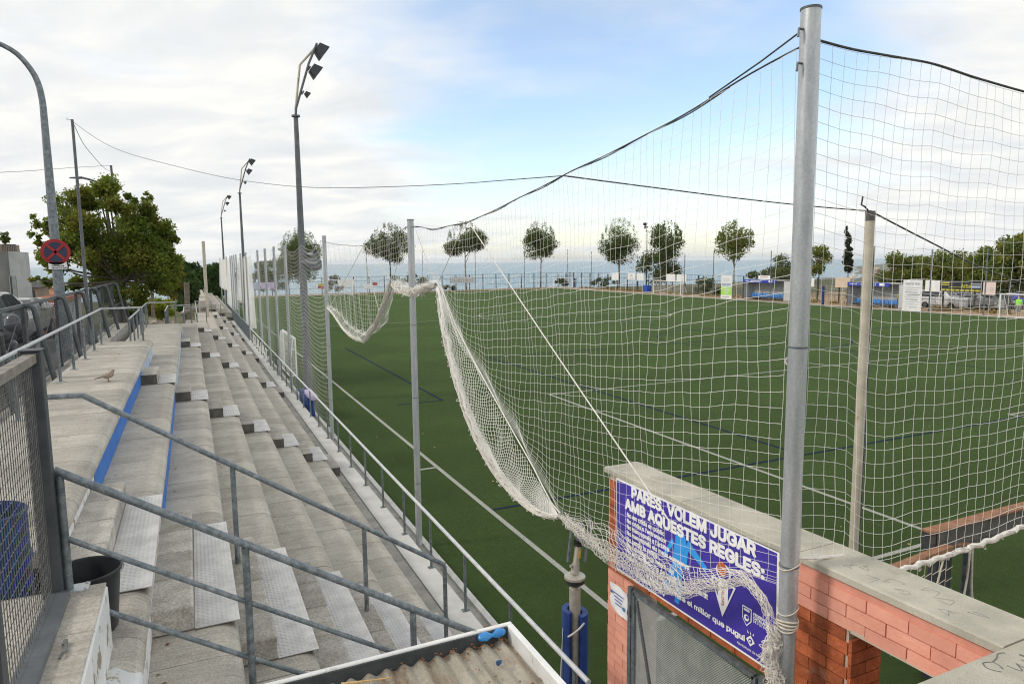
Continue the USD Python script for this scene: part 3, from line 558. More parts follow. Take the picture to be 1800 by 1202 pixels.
# ------------------------------------------------------------------ pigeon
pg = thing('dove', 'grey brown collared dove standing on the top row', 'bird', (0, 0, 0), 0)
def bird(c, h):
    f = np.array([math.cos(h), math.sin(h)]); s = np.array([-f[1], f[0]])
    P = lambda a, z, b=0: (c[0]+f[0]*a+s[0]*b, c[1]+f[1]*a+s[1]*b, c[2]+z)
    body = chain([[(*P(-.07, .088), .022), (*P(-.02, .092), .048), (*P(.045, .112), .046)], [(*P(.045, .112), .046), (*P(.075, .15), .026), (*P(.082, .172), .020)], [(*P(.083, .178), .022), (*P(.09, .182), .021)]])
    b = m3.Manifold.refine_to_length(body, .012).to_mesh(); tmb = trimesh.Trimesh(b.vert_properties[:, :3], b.tri_verts); trimesh.smoothing.filter_taubin(tmb, iterations=12)
    MB().tm(tmb).build('body', 'dove', pg, smooth=True)
    MB().tm(hull([(*P(-.06, .088), .016), (*P(-.2, .052, .012), .005), (*P(-.2, .052, -.012), .005)])).build('tail', 'dove_dark', pg, smooth=40)
    for q in (1, -1): MB().tm(hull([(*P(.03, .12, .038*q), .014), (*P(-.05, .095, .04*q), .016), (*P(-.13, .078, .018*q), .006)])).build('wing', 'dove', pg, smooth=40)
    MB().tm(hull([(*P(.108, .18), .006), (*P(.126, .174), .002)])).build('beak', 'beak', pg); MB().tm(hull([(*P(.100, .186, .017), .004), (*P(.100, .186, -.017), .004)])).build('eye', 'beak', pg)
    MB().tm(hull([(*P(.070, .158, .018), .010), (*P(.070, .158, -.018), .010)])).build('collar', 'dove_dark', pg, smooth=40)
    for q in (1, -1):
        m = MB().tube([P(.0, .06, .016*q), P(.008, .006, .016*q)], .004, 6)
        for d in (-.35, 0, .35, PI): m.tube([P(.008, .005, .016*q), P(.008+.028*math.cos(d), .003, .016*q+.028*math.sin(d))], .0028, 5)
        m.build('leg', 'dove_leg', pg)
bird((-1.37, 13.35, 3.236), -.12)

# ------------------------------------------------------------------ net poles
def net_pole(y, h, label, x=3.53, r=.057, group=None):
    t = thing('net_pole', label, 'pole', (x, y, 0), group=group)
    MB().tube([(x, y, -.05), (x, y, h*.5), (x, y, h)], r, 20).build('tube', 'galvanised_light', t, smooth=40)
    MB().tube([(x, y, h), (x, y, h+.012)], r+.004, 20).build('cap', 'grey_mast', t, smooth=40)
    for z in (1.2, h*.47, h*.69): MB().tube([(x, y, z), (x, y, z+.012)], r+.0025, 20).build('weld_ring', 'galvanised', t, smooth=40)
    for z in (h-.12, h-.32): MB().tube([(x-.02, y, z), (x-r-.035, y, z), (x-r-.04, y, z-.05)], .008, 6).build('hook', 'galvanised', t)
    return t
net_pole(3.2, 6.70, 'tall thick galvanised pole in front of the brick wall, nearest of all', r=.060)
net_pole(11.7, 5.92, 'galvanised net pole standing by the walkway under the raised net', r=.057)
net_pole(20.2, 5.95, 'galvanised net pole where the full-height netting ends', r=.057)
far_names = ['first slim net pole past the nearest floodlight mast', 'second slim net pole past the nearest floodlight mast', 'third slim net pole past the nearest floodlight mast', 'fourth slim net pole past the nearest floodlight mast']
p0 = None
for y, nm in zip((29.2, 33.2, 37.3, 41.6), far_names):
    if p0 is None: p0 = net_pole(y, 5.93, nm, group='net poles along the touchline')
    else: dup(p0, (3.53, y, 0), 0, nm, 'net poles along the touchline')
for i, y in enumerate((50.5, 56, 61.5, 64.5, 67.5, 70.5, 78, 86, 94.5)): dup(p0, (3.53, y, 0), 0, f'slim net pole, {("first", "second", "third", "fourth", "fifth", "sixth", "seventh", "eighth", "last")[i]} of those among the bunched white curtain nets', 'net poles along the touchline')

# ------------------------------------------------------------------ nets
def wob(P, amp, seed=0, s=2.3):
    q = np.asarray(P)*s
    return np.stack([meshkit.noise(q+11.3*i, seed+i)-.5 for i in range(3)], -1)*2*amp
def net_grid(P, r, skip=None, sagx=.0):
    """P (rows, cols, 3) knots -> strands; skip (rows, cols) marks knots that are not there"""
    a, b = P.shape[:2]; A, B = [], []
    A1, B1 = P[:, :-1].reshape(-1, 3), P[:, 1:].reshape(-1, 3); A2, B2 = P[:-1].reshape(-1, 3), P[1:].reshape(-1, 3)
    return MB().strands(np.vstack([A1, A2]), np.vstack([B1, B2]), r)
def bundle(curve, r, n, mb=None, seed=0, fuzz=.6, thick=.006, loops=1.6):
    """a gathered roll of netting: many loose strands winding round a curve; r is the radius along it"""
    rng = np.random.default_rng(seed); c = np.asarray(curve, float); m = len(c); t = np.gradient(c, axis=0); t /= np.linalg.norm(t, axis=1, keepdims=True)
    a = np.cross(t, (1.0, .13, .2)); a /= np.linalg.norm(a, axis=1, keepdims=True); b = np.cross(t, a); r = np.broadcast_to(np.asarray(r, float), (m,)); A, B = [], []
    for i in range(n):
        ph = rng.uniform(0, 2*PI); rad = rng.uniform(.25, 1)**.6; w = rng.uniform(-.5, .5); i0 = rng.integers(0, max(1, m-8)); i1 = min(m, i0+rng.integers(8, max(9, m)))
        k = np.arange(i0, i1); ang = ph+w*k+rng.normal(0, .35, len(k)).cumsum()*fuzz; q = c[k]+(r[k]*rad*np.cos(ang))[:, None]*a[k]+(r[k]*rad*np.sin(ang))[:, None]*b[k]
        A.append(q[:-1]); B.append(q[1:])
    for i in range(int(n*loops)):                                   # little loops that stand out
        k = rng.integers(1, m-2); ph = rng.uniform(0, 2*PI); o = math.cos(ph)*a[k]+math.sin(ph)*b[k]; p = c[k]+o*r[k]*.8; L = rng.uniform(.02, .05)
        u = np.linspace(0, PI, 5); d = t[k]*rng.choice((-1, 1)); q = p+np.outer(np.sin(u)*r[k]*rng.uniform(.3, .8), o)+np.outer((1-np.cos(u))*L*.5, d)+np.outer(np.sin(u)*.012, (0, 0, -1)); A.append(q[:-1]); B.append(q[1:])
    mb = mb or MB(); return mb.strands(np.vstack(A), np.vstack(B), thick)
def spline(pts, n):
    from scipy.interpolate import PchipInterpolator
    p = np.asarray(pts, float); s = np.concatenate([[0], np.cumsum(np.linalg.norm(np.diff(p, axis=0), axis=1))]); return PchipInterpolator(s, p, axis=0)(np.linspace(0, s[-1], n))
def interp(pts):
    from scipy.interpolate import PchipInterpolator
    p = np.array(sorted(map(tuple, pts))); return PchipInterpolator(p[:, 0], p[:, 1])
XN = 3.53
top = interp([(3.22, 6.50), (3.62, 6.44), (4.6, 6.26), (6.28, 6.05), (7.6, 5.88), (9.03, 5.73), (10.4, 5.70), (11.7, 5.80), (13.2, 5.66), (15.2, 5.56), (17.5, 5.62), (20.1, 5.78)])
edge = interp([(3.22, 2.98), (3.55, 2.95), (3.95, 2.72), (4.67, 2.56), (5.6, 2.54), (6.3, 2.46), (7.0, 2.83), (8.2, 3.50), (9.4, 4.22), (10.22, 4.82), (11.4, 4.72), (12.88, 4.80), (13.3, 4.42), (14.2, 3.86), (15.6, 3.55), (17.2, 3.62), (18.6, 3.86), (20.1, 3.96)])
sn = thing('side_net', 'white ball-stop net with its lower edge gathered and pulled up, nearest along the touchline', 'net', (XN, 11.7, 2.4))
CELL = .108
def hang(ycols, rows, seed):
    yc = np.asarray(ycols); zt, zb = top(yc), edge(yc); D = zt-zb; K = rows; k = np.arange(K+1)[:, None]
    kl = np.maximum(D/CELL, 1.0); al = 7.0
    nat = k*CELL; left = D[None]-(K-k)*.004
    d = -np.logaddexp(-al*nat, -al*np.maximum(left, .0))/al; d0 = -np.logaddexp(0*zt, -al*np.maximum(D-K*.004, 0))/al
    d = d-d0[None]*(1-k/K); d = np.clip(d, 0, D[None])
    P = np.stack([np.full(d.shape, XN), np.broadcast_to(yc, d.shape), zt[None]-d], -1)
    P[..., 0] += .05*np.sin(k/K*PI)*np.sin(yc*1.1)[None]+.018*np.sin(yc*9+k*.3)
    P[..., 2] -= .012*np.abs(np.sin(yc*PI/.54))[None]*(k > 0)
    # fabric is drawn towards the place where the edge is tied up
    for yn, zn in ((10.22, 4.82), (12.88, 4.8)):
        g = np.exp(-((yc-yn)/1.3)**2)[None]*(k/K)**3; P[..., 1] += g*(yn-yc)[None]*.55
    return P+wob(P, .012, seed)
ya = np.arange(3.28, 11.65, .112); yb = np.arange(11.76, 20.12, .112)
net_grid(hang(ya, 37, 1), .0016).build('net_mesh', 'net_white', sn, kind='stuff')
net_grid(hang(yb, 30, 9), .0018).build('net_mesh', 'net_white', sn, kind='stuff')
# the folded pouch that hangs outside the cord, gathered at its lower edge
def pouch(fold, outer, rows, cols, seed, bulge):
    F, O = spline(fold, cols), spline(outer, cols); s = np.linspace(0, 1, rows)[:, None, None]; P = F[None]*(1-s**.85)+O[None]*s**.85
    P[..., 0] -= bulge*np.sin(s[..., 0]*PI)*np.sin(np.linspace(0, PI, cols))[None]
    P += wob(P, .035, seed, 5.0)
    A = [P[:-1, :-1].reshape(-1, 3), P[:-1, 1:].reshape(-1, 3)]; B = [P[1:, 1:].reshape(-1, 3), P[1:, :-1].reshape(-1, 3)]
    return MB().strands(np.vstack(A), np.vstack(B), .0026)
X = XN-.05
fold1 = [(X, y, float(edge(y))) for y in np.linspace(10.2, 6.32, 9)]
out1 = [(X, 10.25, 4.82), (X-.03, 9.95, 4.35), (X-.05, 9.59, 3.90), (X-.06, 9.1, 3.35), (X-.06, 8.53, 2.86), (X-.05, 7.61, 2.44), (X-.03, 6.84, 2.33), (X, 6.3, 2.43)]
pouch(fold1, out1, 17, 66, 3, .12).build('folded_net', 'net_white', sn, kind='stuff')
out2 = [(X, 20.0, 3.95), (X-.02, 18.9, 3.80), (X-.04, 17.4, 3.52), (X-.05, 16.2, 3.43), (X-.05, 15.4, 3.44), (X-.04, 14.5, 3.72), (X-.02, 13.6, 4.26), (X, 12.9, 4.81)]
fold2 = [(X, y, float(edge(y))+.12*math.sin((y-12.9)/7.1*PI)) for y in np.linspace(20.0, 12.9, 10)]
pouch(fold2, out2, 9, 60, 5, .10).build('folded_net', 'net_white', sn, kind='stuff')
mid = [(X, 12.9, 4.80), (X-.02, 12.4, 4.72), (X-.03, 11.7, 4.675), (X-.03, 11.1, 4.70), (X-.01, 10.6, 4.78), (X, 10.25, 4.83)]
c1, c2, c3 = spline(out1, 70), spline(out2, 80), spline(mid, 40)
mb = bundle(c1, .055*np.sin(np.linspace(.35, PI-.25, 70))+.012, 120, seed=1, thick=.0032); bundle(c2, np.linspace(.014, .062, 80), 120, mb, 2, .35, .0030, .6); bundle(c3, .066*np.sin(np.linspace(.4, PI-.4, 40))+.016, 130, mb, 3, .25, .0030, .5)
low = [(X, 6.3, 2.44), (X-.02, 5.95, 2.44), (X-.04, 5.6, 2.45), (X-.05, 5.1, 2.46), (X-.05, 4.67, 2.47), (X-.05, 4.2, 2.57), (X-.04, 3.95, 2.69), (X-.03, 3.7, 2.82), (X-.02, 3.5, 2.92), (X-.03, 3.36, 2.88), (X-.03, 3.27, 2.78)]
c4 = spline(low, 80); w4 = np.interp(np.linspace(0, 1, 80), [0, .12, .3, .5, .68, .8, .92, 1], [.025, .06, .10, .11, .085, .055, .04, .05])
bundle(c4, w4*.7, 14, mb, 4, 1.0, .0018)
def wrapped(curve, w, rows, seed, mb, r):
    c = np.asarray(curve); m_ = len(c); t_ = np.gradient(c, axis=0); t_ /= np.linalg.norm(t_, axis=1, keepdims=True); a_ = np.cross(t_, (1.0, .13, .2)); a_ /= np.linalg.norm(a_, axis=1, keepdims=True); b_ = np.cross(t_, a_)
    ang = np.linspace(0, 2*PI*1.6, rows)[:, None]; rad = (np.linspace(1.1, .35, rows)[:, None])*np.asarray(w)[None]
    P_ = c[None]+(rad*np.cos(ang))[..., None]*a_[None]+(rad*np.sin(ang))[..., None]*b_[None]; P_ = P_+wob(P_, .03, seed, 9.0)
    A_ = [P_[:-1, :-1].reshape(-1, 3), P_[:-1, 1:].reshape(-1, 3)]; B_ = [P_[1:, 1:].reshape(-1, 3), P_[1:, :-1].reshape(-1, 3)]
    return mb.strands(np.vstack(A_), np.vstack(B_), r)
wrapped(spline(low, 64), np.interp(np.linspace(0, 1, 64), [0, .12, .3, .5, .68, .8, .92, 1], [.03, .06, .10, .105, .08, .05, .04, .045]), 12, 61, mb, .0016)
mb.build('gathered_edge', 'rope_white', sn, kind='stuff')
# loose, sagging meshes between cord and lower rim near the tall pole
F = spline([(X, 6.2, 2.50), (X, 5.5, 2.63), (X, 4.7, 2.70), (X, 4.0, 2.80), (X, 3.5, 2.98)], 40); O = spline(low[1:-1], 40)
s = np.linspace(0, 1, 6)[:, None, None]; P = F[None]*(1-s)+O[None]*s; P = P+wob(P, .06, 21, 6.5); net_grid(P, .0022).build('loose_mesh', 'rope_white', sn, kind='stuff')
# hank of loose ends tied against the tall pole
hk = [(XN-.07, 3.27, 2.78), (XN-.10, 3.23, 2.70), (XN-.09, 3.22, 2.60), (XN-.10, 3.25, 2.50), (XN-.09, 3.22, 2.42), (XN-.07, 3.20, 2.34)]
mb = bundle(spline(hk, 40), np.interp(np.linspace(0, 1, 40), [0, .2, .5, .75, .95, 1], [.03, .035, .06, .055, .075, .03]), 85, seed=8, fuzz=1.5, thick=.0020); mb.build('hank', 'rope_white', sn, kind='stuff')
for i, z in enumerate((2.775, 2.757, 2.741, 2.724, 2.85, 3.17)):
    MB().tube([(XN+.068*math.cos(t), 3.2+.068*math.sin(t), z+.006*math.sin(t*2+i)+.006*i*math.cos(t)) for t in np.linspace(0, 2*PI, 24)], .0065 if i < 4 else .004, 6).build('lashing', 'rope_cream', sn, smooth=True)
def cablecurve(f, y0, y1, n, tw=0, dz=0): 
    y = np.linspace(y0, y1, n); return np.stack([XN+tw*np.sin(y*5.2)*.6, y, f(y)+dz+tw*np.sin(y*5.2+1)], -1)
MB().tube(cablecurve(top, 3.26, 20.15, 120, .004, .012), .006, 6).build('top_cable', 'cable', sn, smooth=True)
MB().tube(cablecurve(top, 3.9, 11.6, 160, .012, .004), .0055, 5).build('lacing_cable', 'cable', sn, smooth=True)
MB().tube([(XN, 3.26, 6.60), (XN, 3.6, 6.50), (XN, 4.1, 6.375)], .006, 5).build('lacing_cable', 'cable', sn)
for pts in ([(15.2, 5.56), (19.6, 3.96)], [(15.0, 5.56), (12.9, 4.83)], [(11.9, 5.72), (12.88, 4.85)], [(11.3, 5.72), (10.28, 4.86)], [(9.05, 5.74), (10.2, 4.88)], [(8.85, 5.72), (4.35, 2.98)], [(15.25, 5.5), (14.0, 4.2)]):
    n = 12; y = np.linspace(pts[0][0], pts[1][0], n); z = np.linspace(pts[0][1], pts[1][1], n); thick = .0075 if abs(pts[0][0]-pts[1][0]) > 4.3 else .006
    MB().tube(np.stack([np.full(n, XN-.03), y, z-.02*np.sin(np.linspace(0, PI, n))], -1), thick, 6).build('lifting_cord', 'rope_white' if thick > .007 else 'rope_cream', sn, smooth=True)
MB().tube(np.stack([np.full(20, XN-.035), np.linspace(10.22, 6.3, 20), edge(np.linspace(10.22, 6.3, 20))+.01], -1), .009, 6).build('edge_cord', 'rope_white', sn, smooth=True)
# end net, running to the right of the tall pole
en = thing('end_net', 'white square-mesh net hung to the right of the tall pole above the brick wall', 'net', (5.5, 3.2, 2.9))
topx = interp([(3.6, 6.52), (4.0, 6.50), (4.58, 6.50), (5.2, 6.45), (5.76, 6.41), (6.6, 6.37), (7.6, 6.36), (9, 6.42)])
botx = interp([(3.6, 3.20), (4.0, 3.13), (4.25, 2.95), (4.6, 2.89), (5.4, 2.90), (6.2, 2.95), (7.4, 3.02), (9, 3.1)])
xc = np.arange(3.62, 9.0, .106); K = 35; k = np.arange(K+1)[:, None]
z = topx(xc)[None]+(botx(xc)-topx(xc))[None]*k/K
P = np.stack([np.broadcast_to(xc, z.shape)+.02*np.sin(k*.35)*0, np.full(z.shape, 3.2)+.05*np.sin(k/K*PI)*np.sin(xc*1.7)[None], z-.014*np.abs(np.sin(xc*PI/.6))[None]*(k > 0)], -1); P += wob(P, .014, 31)
net_grid(P, .0016).build('net_mesh', 'net_white', en, kind='stuff')
xs = np.linspace(3.6, 9, 90); MB().tube(np.stack([xs, np.full(90, 3.2), topx(xs)+.012], -1), .008, 6).build('top_cable', 'cable', en, smooth=True)
xs = np.linspace(4.22, 9, 120); br = np.stack([xs, 3.2+.008*np.sin(xs*31), botx(xs)-.01+.006*np.sin(xs*40)], -1)
mb = MB().tube(br, .02, 8); bundle(br, .022, 50, mb, 12, .8, .0035); mb.build('bottom_rope', 'rope_white', en, smooth=True)
MB().tube([(3.60, 3.2, 3.19), (3.8, 3.2, 3.15), (4.05, 3.2, 3.12), (4.2, 3.2, 2.99)], .011, 6).build('tie_rope', 'rope_white', en, smooth=True)
# full-height netting beyond the third pole
ypoles = [20.2, 24.7, 29.2, 33.2, 37.3, 41.6, 46, 50.5]
fnames = ['white ball-stop netting from the third net pole to the nearest floodlight mast', 'netting panel just beyond the nearest floodlight mast', 'netting panel between the first and second slim net poles', 'netting panel between the second and third slim net poles', 'netting panel between the third and fourth slim net poles', 'netting panel just past the fourth slim net pole', 'last spread netting panel before the bunched curtain nets']
for i in range(7):
    y0, y1 = ypoles[i]+.06, ypoles[i+1]-.02; cell = .17 if i < 3 else .3
    yc = np.arange(y0, y1, cell*(1 if i < 3 else 1.5)); K = int(5.3/(.135 if i < 3 else .15)); k = np.arange(K+1)[:, None]; u = (yc-y0)/(y1-y0)
    sag = .22*np.sin(u*PI)[None]
    P = np.stack([np.full((K+1, len(yc)), XN)+.0*k, np.broadcast_to(yc, (K+1, len(yc))), 5.82-.0-sag*1.0-(5.82-.25-.2)*k/K+sag*.0], -1); P[..., 0] += .05*np.sin(k/K*PI)*np.sin(u*PI)[None]; P += wob(P, .02, 40+i)
    _m = MB().strands(P[:, :-1].reshape(-1, 3), P[:, 1:].reshape(-1, 3), .0038 if i < 3 else .0055); _m.strands(P[:-1].reshape(-1, 3), P[1:].reshape(-1, 3), .0009)
    _m.build('touchline_net', 'net_white', label=fnames[i], cat='net', group=None)
cn = [(51, 3.78, 55.5), (56, 3.75, 61), (71, 3.7, 80), (81, 3.6, 95)]
for i, (y0, xx, y1) in enumerate(cn):
    yc = np.linspace(y0, y1, 70); K = 14; k = np.arange(K+1)[:, None]/K; zb = [.6, 2.2, .8, 2.4][i]
    P = np.stack([xx+.30*np.sin(yc*3.1+i)[None]*(.35+.65*k)+.10*np.sin(yc*7.1)[None], np.broadcast_to(yc, (K+1, 70)), 5.75-.15*np.abs(np.sin(yc*1.1))[None]-(5.7-zb)*k+0*yc[None]], -1)
    MB().grid(P).move().build('curtain_net', 'curtain', smooth=True, label=['bunched white curtain net hanging beside the floodlight mast', 'second bunched curtain net further down the touchline', 'third bunched curtain net further down the touchline', 'farthest bunched curtain net with raised hem'][i], cat='net')

# ------------------------------------------------------------------ overhead cables
def cable(label, pts, r=.007, n=40, sag=0):
    p = np.asarray(pts, float)
    if len(p) == 2: u = np.linspace(0, 1, n)[:, None]; q = p[0]*(1-u)+p[1]*u; q[:, 2] -= sag*4*(u*(1-u))[:, 0]
    else: q = spline(p, n)
    MB().tube(q, r, 6).build('overhead_cable', 'cable', smooth=True, label=label, cat='cable')
NODE = np.array([3.53, 6.28, 6.06]); CP = at(1530, 371, y=6.8); MAST = at(127, 213, y=22.0)
cable('long sagging wire from the tall thin pole at left to the net cable', [MAST, at(200, 260, y=20.4), at(300, 290, y=18.2), at(430, 318, y=15.6), at(560, 330, y=13.2), at(700, 328, y=11.0), at(850, 320, y=8.6), NODE], .0055, 60)
cable('dark wire from the net cable to the top of the cream pole', [NODE, at(1150, 330, y=6.5), at(1300, 349, y=6.65), at(1420, 362, y=6.72), CP], .008, 40)
cable('dark wire running down from the cream pole to the right', [CP, at(1640, 428, y=7.6), at(1720, 468, y=8.2), at(1850, 512, y=9.2)], .013, 30)
cable('thin wire from the tall thin pole at left to the thin pole behind the tree', [MAST, at(150, 258, y=24), at(172, 284, y=27), at(195, 292, y=37)], .008, 30)
cable('thin wire entering from the left edge to the thin pole behind the tree', [at(-60, 306, y=26), at(60, 300, y=28), at(195, 292, y=37)], .008, 30)

# ------------------------------------------------------------------ floodlight masts
def flood(x, y, label, zk=10.47, ztop=13.05, lean=.83, horn=False, r0=.15):
    t = thing('floodlight_mast', label, 'floodlight', (x, y, 0))
    MB().tube([(x, y, 0), (x, y, 4), (x, y, zk)], [r0, r0*.8, r0*.47], 20).build('mast', 'grey_mast', t, smooth=40)
    MB().tube([(x, y, zk-.02), (x, y, zk+.04)], .15, 16).build('collar', 'grey_mast', t, smooth=40)
    MB().box(x-.2, x+.2, y-.2, y+.2, 0, .03).build('base_plate', 'galvanised', t)
    for q, kink in ((-.17, 0), (.17, 1)):
        p = [(x, y, zk+.03), (x+.02, y+q*.15, zk+.28), (x+lean*.62, y+q, zk+(ztop-zk)*.72), (x+lean, y+q, ztop)] if not kink else [(x, y, zk+.03), (x+.01, y+q*.15, zk+.28), (x+lean*.30, y+q, zk+(ztop-zk)*.72), (x+lean*.95, y+q, ztop-.1)]
        MB().tube(p, .042, 8).build('spar', 'cream_pole' if kink else 'grey_mast', t, smooth=30)
    for i, (h, s) in enumerate(((.955, .40), (.67, .36), (.33, .20))):
        cx, cz = x+lean*(h*.95)+.12, zk+(ztop-zk)*h
        MB().tube([(cx-.1, y-.22, cz), (cx-.1, y+.22, cz)], .03, 8).build('cross_arm', 'grey_mast', t)
        # a lamp is a tapered housing that looks down at the pitch
        for q in ((-.2, .2) if i < 2 else (0,)):
            a = math.radians(-38); ax = np.array([math.cos(a), 0, math.sin(a)]); az = np.array([-math.sin(a), 0, math.cos(a)]); ay = np.array([0, 1.0, 0]); c = np.array([cx, y+q, cz])
            F = [c+ax*s*.75+ay*j*s*.45+az*k*s*.55 for j, k in ((-1, -1), (1, -1), (1, 1), (-1, 1))]; B = [c-ax*s*.1+ay*j*s*.28+az*k*s*.3 for j, k in ((-1, -1), (1, -1), (1, 1), (-1, 1))]
            h_ = trimesh.convex.convex_hull(np.array(F+B)); lp = MB().add(h_.vertices, h_.faces).build('lamp', 'dark_steel', t)
            G = [c+ax*(s*.75+.008)+ay*j*s*.40+az*k*s*.5 for j, k in ((-1, -1), (1, -1), (1, 1), (-1, 1))]; MB().add(G, [(0, 1, 2, 3)]).build('lens', 'glass_dark', lp)
    if horn:
        c = np.array([x, y, 5.55]); prof = [(.03, 0), (.05, .12), (.09, .25), (.17, .38), (.19, .40), (.17, .385), (.06, .2)]
        an = np.linspace(0, 2*PI, 25); d = np.array([.75, -.55, -.12]); d /= np.linalg.norm(d); e1 = np.cross(d, (0, 0, 1)); e1 /= np.linalg.norm(e1); e2 = np.cross(d, e1)
        MB().grid(np.array([[c+d*(.12+s)+r*(math.cos(w)*e1+math.sin(w)*e2) for w in an] for r, s in prof])).build('horn_speaker', 'galvanised', t, smooth=40)
        MB().tube([(x, y, 5.2), (x+.2, y-.1, 5.18), (x+.55, y-.35, 5.12)], [.16, .19, .21], 14).build('horn_speaker', 'grey_mast', t, smooth=40)
flood(3.81, 26.5, 'nearest floodlight mast with three rows of lamps and a horn speaker', horn=True, r0=.17)
flood(3.77, 56.5, 'second floodlight mast along the touchline'); flood(3.66, 87, 'third and farthest floodlight mast along the touchline')
q = at(1136, 515, x=68); flood(68, float(q[1]), 'thin floodlight mast on the far side of the pitch', zk=9.2, ztop=11.1, lean=-.7, r0=.12)

# ------------------------------------------------------------------ brick wall with coping
XW = 3.80; zz = lambda y: .021*(5.8-y)                         # the wall's top climbs a little towards the camera
bw = thing('brick_wall', 'red brick wall, partly painted pink, with grey coping and an opening at its right', 'wall', (4.0, 3.8, 0))
core = MB()
def slopebox(mb, x0, x1, y0, y1, z0, z1, s0=True):
    v = []
    for x in (x0, x1):
        for y in (y0, y1): v += [(x, y, z0+(zz(y) if s0 else 0)), (x, y, z1+zz(y))]
    return mb.add(v, [(0, 1, 3, 2), (4, 6, 7, 5), (0, 4, 5, 1), (2, 3, 7, 6), (0, 2, 6, 4), (1, 5, 7, 3)])
slopebox(core, XW+.006, 4.09, 3.60, 5.795, 2.0, 3.02); slopebox(core, XW+.006, 4.09, 5.36, 5.795, 0, 2.0, False)
slopebox(core, XW+.006, 4.09, 2.937, 3.605, 0, 3.02, False); slopebox(core, XW+.006, 4.09, .6, 2.92, 2.715, 3.02)
core.build('core', 'mortar', bw)
MB().add(*slopebox(MB(), XW+.002, XW+.008, .6, 3.40, 2.716, 3.02).mesh()).build('pink_joint', 'mortar_pink', bw)
slopebox(MB(), XW-.012, 4.10, .6, 2.915, 2.690, 2.714).build('lintel_edge', 'cream_pole', bw)
BL, BH = .277, .080; mod = .0875
nb = 0
for r in range(36):
    z0 = .0+r*mod-.012
    off = (r % 2)*.1425
    for i in range(-1, 20):
        y1 = 5.80-i*.285-off; y0 = y1-BL
        y1c, y0c = min(y1, 5.80), max(y0, .9)
        zt = z0+BH
        if z0 < .45 or zt > 3.02: continue
        segs = []
        if z0 > 2.70:
            segs = [(y0c, y1c)]
        elif z0 > 2.0:
            segs = [(max(y0c, 2.936), min(y1c, 5.80))]
        else:
            segs = [(max(y0c, 5.365), y1c), (max(y0c, 2.936), min(y1c, 3.60))]
        for a, b in segs:
            if b-a < .05: continue
            if 2.12 < z0 and zt < 2.98 and a > 3.56 and b < 5.55: continue      # fully behind the big sign
            pink = (z0 > 2.70 and a < 3.34) or (z0 < 1.93 and a > 5.3)
            dx = random.uniform(-.003, .003)-(.004 if pink else 0)
            v = []
            sl_ = 1 if z0 > 2.0 else 0
            for x in (XW-.007+dx, XW+.03):
                for y in (a, b): v += [(x, y, z0+sl_*zz(y)), (x, y, zt+sl_*zz(y))]
            MB().add(v, [(0, 1, 3, 2), (4, 6, 7, 5), (0, 4, 5, 1), (2, 3, 7, 6), (0, 2, 6, 4), (1, 5, 7, 3)]).build('brick', 'brick_pink' if pink else 'brick', bw); nb += 1
for r in range(2, 31):                                          # the pier's return inside the opening, bricks facing the camera
    z0 = r*mod-.012
    for a, b in (((XW-.003, 4.09),) if r % 2 else ((XW-.003, 3.935), (3.945, 4.09))):
        MB().box(a, b, 2.905, 2.931, z0, z0+BH).build('brick', 'brick', bw)
def coping(x0, x1, y0, y1, z, name='coping_slab'):
    mb = MB(); P = []
    for x, dz in ((x0, 0), (x0+.012, .012), (x1-.012, .012), (x1, 0)):
        pass
    v = []
    for y in (y0, y1):
        zq = z+zz(y); v += [(x0, y, zq), (x0, y, zq+.042), (x0+.012, y, zq+.052), (x1-.012, y, zq+.052), (x1, y, zq+.042), (x1, y, zq)]
    f = [(i, (i+1) % 6, 6+(i+1) % 6, 6+i) for i in range(6)]; tri = [(0, 5, 4), (0, 4, 3), (0, 3, 2), (0, 2, 1)]; mb.add(v, f); mb.add(v, [t[::-1] for t in tri]+[]); mb.add(v, [tuple(6+q for q in t) for t in tri])
    return mb.build(name, 'coping', bw)
cy = [5.86, 4.62, 3.37, 1.99]
for a, b in zip(cy[:-1], cy[1:]): coping(XW-.03, 4.19, b+.004, a-.004, 3.022)
w2 = thing('coping_wall', 'grey graffiti-scribbled coping of the wall that meets the brick wall at the lower right corner', 'wall', (5, 1.7, 0))
MB().box(3.1, 7.4, 1.62, 1.96, 2.3, 3.10).build('wall', 'brick_pink', w2)
MB().cbox(3.05, 7.5, 1.56, 1.985, 3.102, 3.158, .008).build('coping_slab', 'coping', w2)
sc = MB(); rg = random.Random(5)
def scribble(cx, cy_, pts, r=.0042):
    p = np.array([(cx+a, cy_+b, 3.160) for a, b in pts]); m = spline(p, 24); w = MB().tube(m, r, 6); v, f = w.mesh(); v[:, 2] = 3.1585+(v[:, 2]-3.160)*.12; sc.add(v, f)
scribble(3.52, 1.86, [(0, 0), (-.03, .05), (.0, .085), (.05, .06), (.03, .01)]); scribble(3.57, 1.93, [(0, 0), (.05, .01), (.10, .03), (.14, .02)]); scribble(3.60, 1.82, [(0, .06), (.02, 0), (.06, .05), (.05, -.02)]); scribble(3.72, 1.80, [(0, .08), (0, -.02), (.03, .02)]); scribble(3.76, 1.86, [(0, .05), (.03, -.03), (.07, .05), (.08, -.02)], .008); scribble(3.54, 1.77, [(0, 0), (.06, -.02), (.12, .0), (.2, -.04)])
sc.build('graffiti', 'graffiti', w2)
s2 = MB(); sc = s2
